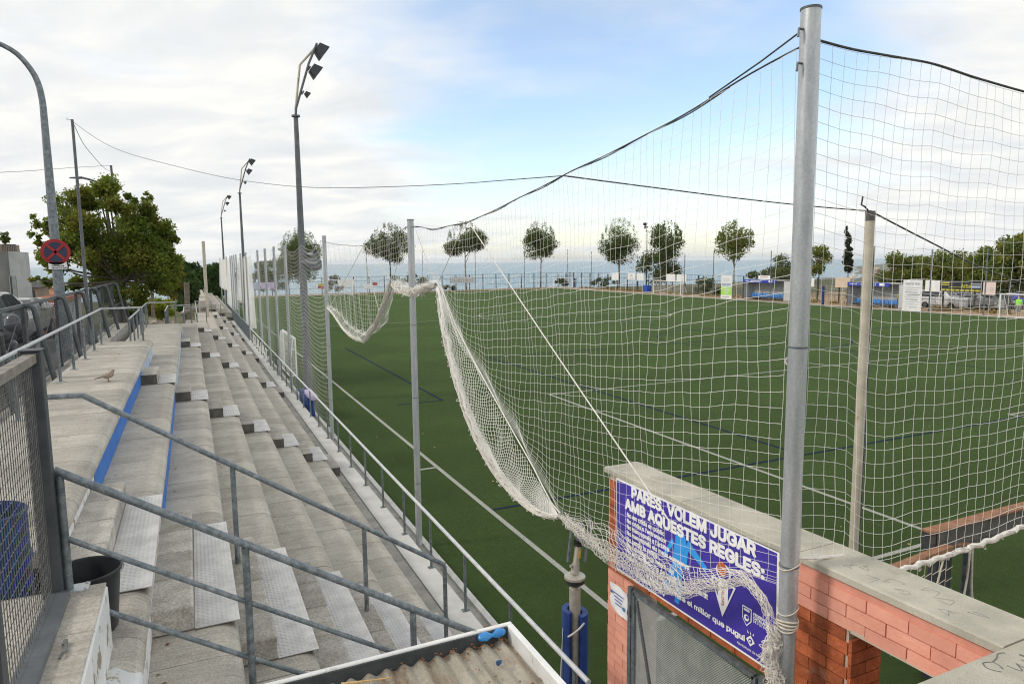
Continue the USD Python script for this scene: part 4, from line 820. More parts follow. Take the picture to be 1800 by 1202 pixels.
for i in range(9):
    cx, cy_ = 3.92+rg.uniform(-.05, .12), 2.25+i*.10
    v0 = [(rg.uniform(-.05, .05), rg.uniform(-.05, .06)) for _ in range(5)]
    p = np.array([(cx+a, cy_+b, 0) for a, b in v0]); p[:, 2] = 3.0745+np.array([zz(q) for q in p[:, 1]]); w = MB().tube(spline(p, 20), .0022, 5); v, f = w.mesh(); base = 3.0745+.021*(5.8-v[:, 1]); v[:, 2] = base+(v[:, 2]-base)*.2+.0003; s2.add(v, f)
s2.build('graffiti', 'ink_faint', bw)

# ------------------------------------------------------------------ the big blue sign
sg = thing('rules_sign', 'big blue sign with white writing starting PARES, VOLEM JUGAR, fixed to the brick wall', 'sign', (XW-.02, 4.56, 2.1))
def S(u, w):                                                   # u metres from the sign's left edge, w metres up from its lower edge
    y = 5.62-u; return np.array([XW-.028, y, 2.066+.057*(u/2.12)+w])
SX = np.array([0, -1.0, .026]); SX /= np.linalg.norm(SX); SZ = np.array([0, .026, 1.0]); SZ /= np.linalg.norm(SZ); SN = np.array([-1.0, 0, 0])
def plate(u0, u1, w0, w1, lift, mat, name):
    c = S((u0+u1)/2, (w0+w1)/2)+SN*lift; MB().obox(c, SX*(u1-u0)/2, SZ*(w1-w0)/2, SN*.002).build(name, mat, sg)
plate(0, 2.12, -.0, .955, 0, 'sign_white', 'panel'); plate(.014, 2.098, .02, .935, .0035, 'sign_blue', 'blue_face')
def poly(pts, mat, name, lift=.0075, hole=None):
    P = np.array(pts, float)
    if np.sum(P[:, 0]*np.roll(P[:, 1], -1)-np.roll(P[:, 0], -1)*P[:, 1]) < 0: P = P[::-1]
    mb = MB().prism(P, 'z', 0, .0012); v, f = mb.mesh(); w = np.array([S(a, b)+SN*(lift+c) for a, b, c in v]); MB().add(w, f).build(name, mat, sg)
def word(txt, u, w, h, width=None, mat='sign_white', bold=2, lift=.009):
    mb = text_mb(txt, (0, 0, 0), (1, 0, 0), (0, 1, 0), h, .0012, bold); v, f = mb.mesh()
    if width: v[:, 0] *= width/np.ptp(v[:, 0])
    MB().add(np.array([S(u, w)+SX*a+SZ*b+SN*(lift+c) for a, b, c in v]), f).build('lettering', mat, sg)
def ell(cx, cy_, rx, ry, n=24, a0=0, a1=2*PI): return [(cx+rx*math.cos(t), cy_+ry*math.sin(t)) for t in np.linspace(a0, a1, n, endpoint=abs(a1-a0) < 6.2)]
# pale blue playing figure behind the writing
poly(ell(1.01, .64, .075, .10), 'sign_cyan', 'figure')
for i, q in enumerate(([(.90, .40), (1.09, .42), (1.11, .61), (.92, .60)], [(1.07, .61), (1.33, .50), (1.36, .535), (1.11, .69)], [(.92, .60), (.79, .41), (.76, .44), (.89, .64)], [(.90, .405), (1.03, .415), (1.04, .22), (.96, .21)], [(.96, .22), (1.04, .22), (1.00, .06), (.94, .06)], [(.90, .41), (.98, .41), (.90, .26), (.84, .28)], ell(.83, .17, .05, .05))): poly(q, 'sign_cyan', 'figure', .0062+.0003*i)
word('PARES, VOLEM JUGAR', .25, .838, .096, 1.63, bold=3); word('AMB AQUESTES REGLES:', .15, .696, .096, 1.83, bold=3)
rules = ["· No em cridis en públic", "· No cridis a l'entrenador", "· No menyspreïs a l'àrbitre", "· No menyspreïs els meus companys", "· No perdis la calma", "· Riu i diverteix-te veient-me", "· No em donis lliçons del partit", "· Parla'm només del joc"]
for i, s_ in enumerate(rules): word(s_, .155, .618-i*.0615, .041, None, bold=2)
word('partit', 1.22, .27, .045); word('joc', 1.08, .215, .045); word('Jugaré i ho faré el millor que pugui', .50, .115, .044, 1.30); word('i seré feliç', .36, .060, .044, .44)
# tie-shaped emblem with a ball
poly(ell(1.545, .575, .085, .075), 'sign_white', 'emblem'); poly(ell(1.545, .575, .068, .058), 'sign_blue', 'emblem', .0095)
poly(ell(1.53, .60, .052, .062), 'sign_orange', 'emblem', .012); poly([(1.40, .50), (1.69, .50), (1.55, .20)], 'sign_white', 'emblem', .0095); poly([(1.43, .487), (1.49, .487), (1.49, .36)], 'sign_blue', 'emblem', .012); poly([(1.61, .487), (1.665, .487), (1.61, .36)], 'sign_blue', 'emblem', .012)
mb = text_mb('VALORS', (0, 0, 0), (0, -1, 0), (1, 0, 0), .028, .001, False); v, f = mb.mesh(); MB().add(np.array([S(1.535, .45)+SX*a+SZ*b+SN*(.013+abs(c)) for a, b, c in v]), f).build('lettering', 'sign_orange', sg)
# shield and municipal emblem
sh = [(1.765, .40), (1.865, .40), (1.865, .30), (1.815, .245), (1.765, .30)]; poly(sh, 'sign_white', 'shield'); poly([(1.774, .391), (1.856, .391), (1.856, .303), (1.815, .257), (1.774, .303)], 'sign_blue', 'shield', .0095)
poly(ell(1.815, .315, .026, .026), 'sign_white', 'shield', .012); poly(ell(1.823, .322, .013, .013), 'sign_blue', 'shield', .0145); poly([(1.785, .385), (1.845, .385), (1.845, .368), (1.785, .368)], 'sign_white', 'shield', .012)
word('FEDERACIÓ', 1.88, .365, .021); word('CATALANA', 1.88, .337, .021); word('DE FUTBOL', 1.88, .309, .021, bold=False)
poly([(1.86, .10), (1.905, .145), (1.86, .19), (1.815, .145)], 'sign_white', 'emblem'); poly(ell(1.86, .145, .02, .02), 'sign_blue', 'emblem', .0095); poly(ell(1.86, .145, .009, .009), 'sign_white', 'emblem', .012)
for d in (-.025, 0, .025): poly([(1.86+d-.006, .198), (1.86+d+.006, .198), (1.86+d*1.4, .222)], 'sign_white', 'emblem')
word('Ajuntament de Mataró', 1.72, .058, .021, bold=False)
# paper notice
nt = thing('paper_notice', 'crumpled white paper notice taped to the pink end of the brick wall', 'notice', (XW-.03, 5.58, 1.55))
u = np.linspace(0, 1, 7); P = np.array([[(XW-.016-.02*math.sin(5*a+3*b)**2, 5.73-.31*b, 1.62+.265*a-.03*b*(1-a)) for b in u] for a in u]); MB().grid(P).grid(P+np.array([.002, 0, 0])).build('sheet', 'paper', nt, smooth=True)
for i in range(4): MB().obox((XW-.040, 5.57, 1.81-.036*i), (0, -.08+.01*i, 0), (0, 0, .005), (.001, 0, 0)).build('print_line', 'ink_blue', nt)
MB().tube([(XW-.042, 5.47, 1.70), (XW-.040, 5.47, 1.70)], .022, 14).build('stamp', 'bottle_blue', nt); MB().tube([(XW-.042, 5.69, 1.80), (XW-.040, 5.69, 1.80)], .018, 14).build('stamp', 'ink_blue', nt)

# ------------------------------------------------------------------ mesh gate below the sign
gt = thing('mesh_gate', 'grey steel gate of expanded metal mesh under the blue sign', 'gate', (XW, 4.5, 0))
xg = XW-.035
def gbar(y0, z0, y1, z1, w=.045, name='frame', mat='galvanised'): MB().bar((xg, y0, z0), (xg, y1, z1), w, .04, (1, 0, 0)).build(name, mat, gt)
gbar(5.355, .1, 5.355, 1.99, .05, 'jamb'); gbar(5.29, .15, 5.29, 1.965); gbar(3.70, .15, 3.70, 2.0); gbar(5.29, 1.965, 3.70, 2.0); gbar(5.26, .17, 3.73, .17); gbar(3.62, .1, 3.62, 2.04, .06, 'jamb')
MB().bar((xg-.01, 5.24, 1.90), (xg-.01, 4.72, .2), .03, .02, (1, 0, 0)).build('brace', 'grey_mast', gt)
A, B = [], []; dy, dz = .021, .011
for i in range(int(1.54/dy)):
    for j in range(int(1.1/dz)):
        y, z = 3.725+i*dy+(j % 2)*dy/2, .85+j*dz
        if z > 1.955: continue
        A += [(xg, y, z), (xg, y, z)]; B += [(xg-.003, y+dy/2, z+dz), (xg+.003, y-dy/2, z+dz)]
MB().strands(A, B, .0022, 3).build('expanded_mesh', 'galvanised_bright', gt, kind='stuff')
for z in (1.75, .6): MB().tube([(xg-.02, 5.325, z-.06), (xg-.02, 5.325, z+.06)], .014, 8).build('hinge', 'dark_steel', gt)

# ------------------------------------------------------------------ padded post with the jointed arm
pp = thing('padded_post', 'grey post in blue foam pads with a jointed arm on top, before the brick wall', 'post', (3.62, 6.2, 0))
px, py = 3.62, 6.2
MB().tube([(px, py, 0), (px, py, 1.63)], .062, 20).build('tube', 'joint_metal', pp, smooth=40)
def pad(a0, a1, z1, mat, name, r=.145):
    an = np.linspace(a0, a1, 12); o = [(px+r*math.cos(t), py+r*math.sin(t)) for t in an]; i = [(px+(r-.06)*math.cos(t), py+(r-.06)*math.sin(t)) for t in an[::-1]]
    MB().prism((o+i)[::-1] if a1 < a0 else o+i, 'z', .02, z1).build(name, mat, pp, smooth=40)
fa = math.atan2(-py, -px)                                       # direction of the gap in the pad
pad(fa+.55, fa+PI*.9, 1.36, 'foam_blue', 'foam_pad'); pad(fa-PI*.9, fa-.42, 1.40, 'foam_blue', 'foam_pad'); pad(fa-PI+.30, fa-PI-.30+.0, 1.3, 'foam_grey', 'foam_pad') if False else None
an = np.linspace(fa-1.15, fa-.45, 8); MB().grid(np.array([[(px+(.155+.02*math.sin(z*3))*math.cos(t), py+(.155+.02*math.sin(z*3))*math.sin(t), z) for t in an[:2]] for z in np.linspace(.1, 1.2, 14)])).build('pad_edge', 'foam_grey', pp, smooth=True)
MB().tube([(px+.15*math.cos(t), py+.15*math.sin(t), 1.20+.10*(t-fa)/.8) for t in np.linspace(fa-.5, fa+.75, 12)], .012, 6).build('strap', 'foam_grey', pp, smooth=True)
MB().tube([(px, py, 1.63), (px, py, 1.66)], .045, 16).build('neck', 'joint_metal', pp, smooth=40)
lathe([(.001, 1.66), (.05, 1.66), (.105, 1.70), (.11, 1.73), (.11, 1.745)], (px, py, 0)).build('cup', 'black_plastic', pp, smooth=40)
lathe([(.11, 1.745), (.115, 1.75), (.115, 1.775), (.10, 1.785), (.05, 1.80), (.001, 1.80)], (px, py, 0)).build('flange', 'joint_metal', pp, smooth=40)
d = np.array([.05, .02, .31]); j0 = np.array([px, py, 1.80])
MB().tube([j0, j0+d*.35], [.05, .042], 12).build('knuckle', 'joint_metal', pp, smooth=40); MB().tube([j0+(-.06, 0, .09), j0+(.06, .02, .11)], .016, 8).build('hinge_pin', 'joint_metal', pp)
MB().tube([j0+d*.35, j0+d*.95], .034, 12).build('arm', 'cream_pole', pp, smooth=40); MB().tube([j0+d*.55+(.012, -.012, 0), j0+d*.85+(.012, -.012, 0)], .026, 10).build('yellow_label', 'yellow', pp, smooth=40)
for q in (.98, 1.10, 1.35): MB().tube([j0+d*q, j0+d*(q+.08)], .048, 14).build('rubber_ring', 'rubber', pp, smooth=40)
MB().tube([j0+d*1.15, j0+d*1.75], .040, 14).build('coupling', 'galvanised', pp, smooth=40)
for q in (-1, 1): MB().bar(j0+np.array([.085*q+.02, -.04*q, .13]), j0+np.array([.085*q+.085, -.04*q, .62]), .035, .02).build('side_bar', 'galvanised', pp)

# ------------------------------------------------------------------ cream pole, goal frame stack behind the end net
b0 = at(1506, 985, y=6.8); cpt = thing('cream_pole', 'cream painted pole with a dark rusty top behind the end net', 'pole', (CP[0], 6.8, 0))
MB().tube([(CP[0], 6.8, 0), (CP[0], 6.8, 3), (CP[0], 6.8, CP[2]-.14)], .066, 18).build('tube', 'cream_pole', cpt, smooth=40); MB().tube([(CP[0], 6.8, CP[2]-.14), (CP[0], 6.8, CP[2])], .067, 18).build('rusty_top', 'brown_steel', cpt, smooth=40)
MB().tube([(CP[0]+.083, 6.78, .2), (CP[0]+.083, 6.78, CP[2]-.5)], .02, 8).build('conduit', 'grey_mast', cpt, smooth=40); MB().tube([(CP[0]-.04, 6.8, CP[2]), (CP[0]-.12, 6.8, CP[2]+.06), (CP[0]-.19, 6.8, CP[2]+.08), (CP[0]-.17, 6.8, CP[2]+.2)], .012, 6).build('hook', 'cable', cpt, smooth=True)
bt = thing('steel_beam', 'long dark steel beam with a brown top resting on posts, behind the end net', 'beam', (8.2, 5.0, 1.6))
yb_ = 5.0; e = at(1637, 937, y=yb_); f_ = at(1800, 895, y=yb_); x0, z0 = e[0], e[2]
MB().box(x0, x0+4.2, yb_-.02, yb_+.13, z0-.012, z0+.012).build('top_board', 'rust', bt); MB().box(x0+.01, x0+4.2, yb_, yb_+.012, z0-.24, z0-.013).build('web', 'brown_steel', bt); MB().box(x0+.01, x0+4.2, yb_-.06, yb_-.001, z0-.25, z0-.235).build('lower_flange', 'brown_steel', bt)
MB().box(x0+.01, x0+.02, yb_+.013, yb_+.12, z0-.24, z0-.013).build('end_plate', 'dark_steel', bt)
MB().box(x0+.10, x0+.52, yb_-.012, yb_-.002, z0-.235, z0-.02).build('splice_plate', 'brown_steel', bt)
MB().box(x0+.16, x0+.46, yb_+.02, yb_+.12, 0, z0-.25).build('leg', 'dark_steel', bt); MB().box(x0+.10, x0+.2, yb_-.02, yb_+.015, .0, z0-.26).build('leg', 'dark_steel', bt)
MB().tube([(x0+.66, yb_-.05, 0), (x0+.66, yb_-.05, z0-.27)], .058, 16).build('round_post', 'galvanised', bt, smooth=40); MB().tube([(x0+.66, yb_-.05, z0-.26), (x0+.30, yb_+.06, z0-.255)], .045, 12).build('elbow', 'rust', bt, smooth=40)
b2 = thing('steel_beam', 'second, lower rusty beam end sticking out to the left behind the end net', 'beam', (7.5, 4.8, 1.5)); q0, q1 = at(1572, 1000, y=4.75), at(1668, 962, y=4.9)
MB().bar(q0, q1, .10, .07).build('bar', 'rust', b2)
mb = MB(); P0 = np.array([x0+.62, yb_-.1, z0-.25]); 
for dx in (-.02, .03): mb.tube(spline([P0+(dx, 0, 0), P0+(dx*2-.05, -.03, -.4), P0+(dx*6-.1, -.04, -.85)], 16), .012, 6)
mb.tube(spline([(x0+.18, yb_-.06, z0-.3), (x0+.05, yb_-.08, z0-.6), (x0-.05, yb_-.1, z0-.9)], 14), .012, 6); mb.build('loose_rope', 'rope_cream', smooth=True, label='loose cream ropes hanging from the beam beside the round grey post', cat='rope')
A, B = [], []
for i in range(8):
    for j in range(7):
        p = np.array([x0-.75+.13*i, 4.9, z0-.32-.14*j]); A += [p, p]; B += [p+(.13, 0, .03), p+(.0, 0, -.14)]
MB().strands(A, B, .004).build('small_net', 'rope_cream', label='scrap of coarse net under the lower rusty beam', cat='net')

# ------------------------------------------------------------------ hut roof in the foreground
ht = thing('hut', 'small hut seen from above, stained corrugated roof inside a white metal rim', 'hut', (1.1, 3.3, 0))
HX1, HY1, HZ = 1.965, 4.29, 2.60; HX0, HY0 = .05, 1.6
MB().cbox(HX0, HX1, HY1-.035, HY1, HZ-.16, HZ, .005).build('rim', 'white_metal', ht); MB().cbox(HX1-.045, HX1, HY0, HY1-.038, HZ-.16, HZ, .005).build('rim', 'white_metal', ht)
MB().cbox(HX0, HX0+.04, HY0, HY1-.038, HZ-.16, HZ, .005).build('rim', 'white_metal', ht)
MB().box(HX0+.042, HX1-.047, HY1-.05, HY1-.036, HZ-.155, HZ-.012).build('inner_flashing', 'dark_steel', ht)
xs = np.linspace(HX0+.05, HX1-.05, 330); ysr = np.linspace(HY0, HY1-.055, 24); prof = .017*np.sin((xs-HX0)*2*PI/.118)
P = np.stack([np.stack([xs, np.full(330, y), HZ-.10+prof-.03*(HY1-y)*.0+.003*np.sin(y*7+xs*3)], -1) for y in ysr], 0); MB().grid(P[::-1]).build('corrugated_sheet', 'roof_sheet', ht, smooth=True)
MB().box(HX0+.1, HX1-.1, HY0+.1, HY1-.1, .5, HZ-.17).build('walls', 'board_white', ht)
def debris(seed, n, mk):
    rg = np.random.default_rng(seed)
    for i in range(n): mk(i, rg)
lf = MB(); rg = np.random.default_rng(4)
for i in range(150):
    x = HX1-.06-abs(rg.normal(0, .42)); x = max(x, HX0+.1); y = HY1-.07-abs(rg.normal(0, .03)) if i < 90 else rg.uniform(2.9, HY1-.1); z = HZ-.085+.022*math.sin((x-HX0)*2*PI/.118)+rg.uniform(0, .02)
    a_, s_ = rg.uniform(0, 2*PI), rg.uniform(.006, .017); c_ = np.array([x, y, z]); e1 = np.array([math.cos(a_), math.sin(a_), rg.uniform(-.3, .3)])*s_; e2 = np.array([-math.sin(a_), math.cos(a_), rg.uniform(-.5, .5)])*s_*.6
    lf.add([c_-e1, c_+e2, c_+e1, c_-e2], [(0, 1, 2, 3)])
lf.build('leaf_litter', 'dead_leaf', ht, kind='stuff')
def onroof(px_, py_, dz=.03): return at(px_, py_, z=HZ-.085+dz)
MB().tube(spline([onroof(688, 1190), onroof(660, 1194), onroof(600, 1201)], 12), np.linspace(.004, .008, 12), 7).build('reed', 'straw', label='broken straw-coloured reed lying on the corrugated roof', cat='reed')
q0, q1 = onroof(850, 1119, .055), onroof(880, 1111, .055); d_ = (q1-q0); c_ = (q0+q1)/2
bottle = chain([[(*(c_-d_*.62), .026), (*(c_-d_*.35), .030)], [(*(c_-d_*.35), .030), (*(c_-d_*.02), .013)], [(*(c_+d_*.02), .013), (*(c_+d_*.35), .031)], [(*(c_+d_*.35), .031), (*(c_+d_*.6), .024)]])
b_ = bottle.refine_to_length(.015).to_mesh(); tmb = trimesh.Trimesh(b_.vert_properties[:, :3], b_.tri_verts); tmb.vertices += wob(tmb.vertices, .005, 2, 40); MB().tm(tmb).build('crushed_bottle', 'bottle_blue', smooth=50, label='crushed bright blue plastic bottle in the roof corner', cat='bottle')
c_ = onroof(877, 1164, .035); m_ = trimesh.creation.icosphere(2, .022); m_.vertices = m_.vertices*(1, .8, .75)+wob(m_.vertices, .006, 5, 60)+c_; MB().tm(m_).build('cap', 'cap_blue', smooth=True, label='small dark blue lump on the corrugated roof', cat='cap')
MB().tube(spline([onroof(850, 1101, .05), onroof(878, 1102, .055), onroof(898, 1109, .05)], 10), [.003]*10, 6).build('twig', 'dead_leaf', label='thin brown twig over the blue bottle on the roof rim', cat='twig')

# ------------------------------------------------------------------ street fence behind the stand
XF = -2.66
def fence_panel(ya, yb, zt, zb, label, brace=True, group='fence panels along the street'):
    t = thing('street_fence', label, 'fence', (XF, yb, zb), group=None)
    MB().bar((XF, ya, zt), (XF, yb, zt), .05, .05).build('top_rail', 'fence_steel', t); MB().bar((XF, ya, zb+.06), (XF, yb, zb+.06), .04, .04).build('bottom_rail', 'fence_steel', t)
    MB().box(XF-.03, XF+.03, yb-.12, yb, zb, zt-.026).build('post', 'dark_steel', t)
    if brace:
        MB().tube([(XF, yb-.07, zt-.01), (XF+.10, yb-.07, zt-.005), (XF+.16, yb-.07, zt-.05), (XF+.20, yb-.07, zt-.3), (XF+.40, yb-.07, zb+.05)], .045, 10).build('brace', 'fence_steel', t, smooth=40)
    A, B = [], []
    for y in np.arange(ya+.05, yb-.1, .075): A.append((XF, y, zb+.08)); B.append((XF, y, zt-.03))
    for z in np.arange(zb+.12, zt-.03, .085): A.append((XF, ya, z)); B.append((XF, yb-.1, z))
    MB().strands(A, B, .0022, 3).build('wire_mesh', 'dark_steel', t, kind='stuff')
    MB().bar((XF+.01, ya+.1, zb+.1), (XF+.01, yb-.3, zt-.1), .012, .012).build('tie_rod', 'fence_steel', t)
fy = [8.2, 11.3, 14.4, 17.7, 20.6, 23.4, 26.2, 29.6]
fl = ['nearest panel of the street fence, at the left edge', 'street fence panel in front of the white parked car', 'street fence panel left of the lamp post with the round sign', 'street fence panel right of the lamp post with the round sign', 'fifth street fence panel with leaning tube brace', 'sixth street fence panel with leaning tube brace', 'last high street fence panel before the tall tree']
for i in range(7): fence_panel(fy[i], fy[i+1], 4.52, 3.02, fl[i])
fy2 = [29.8, 32.6, 35.4, 38.2, 41, 44]
for i in range(5): fence_panel(fy2[i], fy2[i+1], float(street_z(fy2[i+1]))+1.32, float(street_z(fy2[i+1]))-.05, f'{["first", "second", "third", "fourth", "last"][i]} lower panel of the street fence beyond the tall tree', brace=i < 4)
MB().box(XF-.1, XF+.42, 4, 29.7, 2.2, 3.015).build('fence_kerb', 'gutter', kind='structure')

# ------------------------------------------------------------------ lamp post with the round sign
lp = thing('street_lamp', 'tall curved street lamp post carrying a round no-stopping sign', 'lamp post', (-2.98, 19.0, 3.0))
pts = [at(106, 640, y=19), at(98, 440, y=19), at(85, 190, y=19), at(81, 165, y=19), at(74, 142, y=19), at(58, 116, y=19), at(34, 92, y=19), at(0, 75, y=19), at(-50, 62, y=19)]
pts[0][2] = 2.98; pts[0][0] = pts[1][0]
for p in pts[:3]: p[0] = pts[1][0]+(p[2]-pts[1][2])*.0
off = at(85, 190, y=19)[0]-pts[2][0]
for p in pts[3:]: p[0] -= off
MB().tube(spline(pts, 60), np.interp(np.linspace(0, 1, 60), [0, .2, .55, 1], [.115, .11, .085, .045]), 14).build('mast', 'galvanised', lp, smooth=40)
LX = pts[1][0]
def disc(c, r, n, mat, name, parent, lift): 
    P = [(c[0]+r*math.cos(t), c[1]-lift, c[2]+r*math.sin(t)) for t in np.linspace(0, 2*PI, n, endpoint=False)]; Q = [(a, b+.006, d) for a, b, d in P]
    h = trimesh.convex.convex_hull(np.array(P+Q)); return MB().add(h.vertices, h.faces).build(name, mat, parent)
cs = np.array([LX+.01, 18.88, at(99, 443, y=18.88)[2]]); ns = thing('traffic_sign', 'round red and dark blue no-stopping sign with a red cross on the lamp post', 'sign', cs)
disc(cs, .295, 40, 'sign_red', 'rim', ns, 0); disc(cs, .225, 40, 'sign_navy', 'face', ns, .008)
for sgn in (1, -1): MB().obox(cs+(0, -.018, 0), np.array([.705, 0, .705*sgn])*.232, (0, .003, 0), np.array([-.705*sgn, 0, .705])*.03).build('cross_bar', 'sign_red', ns)
MB().box(cs[0]-.03, cs[0]+.03, cs[1]+.01, cs[1]+.1, cs[2]-.05, cs[2]+.05).build('bracket', 'galvanised', ns)
pc = np.array([LX+.03, 18.88, at(101, 467, y=18.88)[2]]); pl = thing('sign_plate', 'small white plate with three lines of writing under the round sign', 'sign', pc)
MB().cbox(pc[0]-.18, pc[0]+.18, pc[1], pc[1]+.008, pc[2]-.085, pc[2]+.085, .003).build('plate', 'board_white', pl)
for i, s_ in enumerate(('Excepte', 'vehicles de', 'servei 15 min')):
    m = text_mb(s_, (0, 0, 0), (1, 0, 0), (0, 0, 1), .034, .002, True); v, f = m.mesh(); v[:, 0] -= v[:, 0].mean(); MB().add(v+(pc[0], pc[1]-.003, pc[2]+.035-.05*i), f).build('lettering', 'ink_black', pl)
tp = thing('thin_pole', 'tall thin pole left of the tree with a hook and wires at its top', 'pole', (MAST[0], 22, 2.95)); MB().tube([(MAST[0], 22, 2.95), (MAST[0], 22, 6), tuple(MAST+(0, 0, .04))], [.05, .042, .035], 10).build('tube', 'grey_mast', tp, smooth=40)
MB().tube([MAST, MAST+(-.06, 0, .03), MAST+(-.12, 0, .02), MAST+(-.12, 0, .07), MAST+(-.08, 0, .06)], .006, 5).build('hook', 'cable', tp)
q = at(195, 291, y=37); MB().tube([(q[0]+.1, 37, 1.8), (q[0]+.1, 37, 6), tuple(q)], [.06, .06, .05], 8).build('thin_pole', 'grey_mast', label='second thin pole whose top stands out above the tree', cat='pole', smooth=40)
q = at(123, 312, y=36); q2 = at(164, 318, y=36); s2_ = thing('street_lamp', 'distant street lamp with a flat curved arm half hidden by the tall tree', 'lamp post', (q2[0], 36, 2.7))
MB().tube(spline([(q2[0]+.5, 36, 2.0), (q2[0]+.45, 36, 6.6), (q2[0]+.25, 36, q2[2]-.1), tuple(q2), tuple(q*.45+q2*.55+(0, 0, .06)), tuple(q*.75+q2*.25)], 30), .045, 8).build('mast', 'grey_mast', s2_, smooth=40)
MB().tm(hull([(*(q+(.0, 0, -.02)), .03), (*(q*.5+q2*.5+(0, 0, .06)), .06)])).build('lamp_head', 'grey_mast', s2_, smooth=40)
q = at(357, 424, y=50); wp = MB().tube([(q[0], 50, 1.2), (q[0], 50, 3), tuple(q)], .10, 12).build('wooden_pole', 'cream_pole', label='pale wooden pole at the far end of the rows of seating', cat='pole', smooth=40)
q = at(329, 535, y=52); MB().tube([(q[0], 52, 1.4), (q[0]+.04, 52, q[2]+1.5)], .17, 9).build('dead_trunk', 'bark', label='dark bare trunk stump left of the pale wooden pole', cat='trunk', smooth=40)

# ------------------------------------------------------------------ vehicles
def car(name, label, cat, loc, rz, L, W, H, paint, style, group=None):
    t = thing(name, label, cat, loc, rz, group)
    g = .18
    if style == 'van': st = [(-L/2, .55, .82, .82), (-L/2+.06, .5, .98, .99), (-L*.36, .42, 1.08, 1.10), (-L*.27, .4, 1.12, 1.16), (-L*.12, .4, 1.13, H-.10), (-L*.03, .4, 1.12, H-.02), (L*.2, .4, 1.12, H), (L*.42, .4, 1.12, H-.02), (L/2-.06, .42, 1.10, H-.08), (L/2, .5, 1.05, H-.3)]
    else: st = [(-L/2, .5, .70, .70), (-L/2+.08, .42, .84, .85), (-L*.33, .38, .98, 1.0), (-L*.22, .38, 1.02, 1.05), (-L*.04, .38, 1.03, H-.05), (L*.06, .38, 1.03, H), (L*.24, .38, 1.04, H-.03), (L*.40, .4, 1.05, H-.16), (L*.47, .42, 1.02, H-.45), (L/2, .5, .9, .92)]
    rows = []
    for i, (x, zl_, zb_, zr_) in enumerate(st):
        w = W/2*(.86 if i in (0, len(st)-1) else 1.0); wr = w*(.80 if zr_ > zb_+.12 else .93)
        half = [(w*.80, g+.05), (w*.97, zl_), (w, (zl_+zb_)/2), (w*.97, zb_), (wr, zr_-.05 if zr_ > zb_+.12 else zr_-.01), (wr*.86, zr_)]
        rows.append([(x, a, z) for a, z in half]+[(x, -a, z) for a, z in half[::-1]])
    P = np.array(rows); n = len(st); body, glass = MB(), MB(); m = P.shape[1]
    for i in range(n-1):
        for j in range(m-1):
            q = [P[i, j], P[i, j+1], P[i+1, j+1], P[i+1, j]]
            tall = st[i][3] > st[i][2]+.12 and st[i+1][3] > st[i+1][2]+.12
            if j in (3, 7) and tall: 
                c = sum(q)/4; qi = [c+(p-c)*.86 for p in q]; glass.add([p+np.array([0, .004*np.sign(c[1]), 0]) for p in qi], [(0, 1, 2, 3)])
            if j == 5 and ((st[i][3] <= st[i][2]+.12) != (st[i+1][3] <= st[i+1][2]+.12)) and i > 1:
                c = sum(q)/4; qi = [c+(p-c)*.88+np.array([0, 0, .006]) for p in q]; glass.add(qi, [(0, 1, 2, 3)])
            body.add(q, [(0, 1, 2, 3)])
    for i in (0, n-1):
        c = P[i].mean(0); body.add(np.vstack([P[i], c]), [(j, (j+1) % m, m) for j in range(m)])
    body.box(-L/2+.2, L/2-.2, -W*.38, W*.38, g, g+.12)
    body.build('body', paint, t, smooth=35, local=True); glass.build('windows', 'glass_dark', t, local=True)
    for x in (-L*.31, L*.30):
        for s in (1, -1):
            w = MB().tube([(x, s*W*.40, .31), (x, s*W*.505, .31)], .31, 20).build('wheel', 'rubber', t, smooth=40, local=True); MB().tube([(x, s*W*.49, .31), (x, s*W*.512, .31)], .19, 14).build('rim', 'galvanised', w, smooth=40, local=True)
    for s in (1, -1):
        MB().cbox(-L/2-.012, -L/2+.10, s*W*.30-.14, s*W*.30+.14, .66, .80, .02).build('headlight', 'lamp_clear', t, local=True); MB().cbox(L/2-.06, L/2+.012, s*W*.36-.07, s*W*.36+.07, .75, 1.05, .02).build('tail_light', 'tail_red', t, local=True)
        MB().cbox(-L*.13, -L*.09, s*W*.53-.09, s*W*.53+.09, 1.02, 1.14, .02).build('mirror', paint, t, local=True)
    MB().box(-L/2-.01, -L/2+.02, -.25, .25, .42, .53).build('number_plate', 'board_white', t, local=True)
    return t
def st_at(px_, y): return (at(px_, 560, y=y)[0], y, float(street_z(y)))
car('parked_car', 'white parked car behind the street fence at the left edge', 'car', (-5.15, 15.2, street_z(15)), 96, 4.2, 1.75, 1.48, 'car_white', 'hatch')
car('parked_car', 'dark grey parked car behind the street fence beside the lamp post', 'car', (-5.35, 22.6, street_z(22)), 90, 4.4, 1.8, 1.52, 'car_dark', 'hatch')
car('parked_car', 'silver parked car behind the dark one on the street', 'car', (-5.7, 29.5, street_z(29)), 90, 4.2, 1.75, 1.46, 'car_grey', 'hatch')
car('parked_car', 'dark red parked car farthest along the street', 'car', (-5.9, 34.8, street_z(34.8)), 90, 4.1, 1.7, 1.45, 'car_red', 'hatch')
sc_ = thing('scooter', 'dark motor scooter parked close behind the street fence', 'scooter', (-3.55, 17.0, street_z(17)))
bx, by, bz = -3.5, 17.0, float(street_z(17))
for dy in (-.62, .62): 
    w = MB().tube([(bx-.05, by+dy, bz+.25), (bx+.05, by+dy, bz+.25)], .25, 18).build('wheel', 'rubber', sc_, smooth=40); MB().tube([(bx-.055, by+dy, bz+.25), (bx+.055, by+dy, bz+.25)], .13, 12).build('rim', 'galvanised', w)
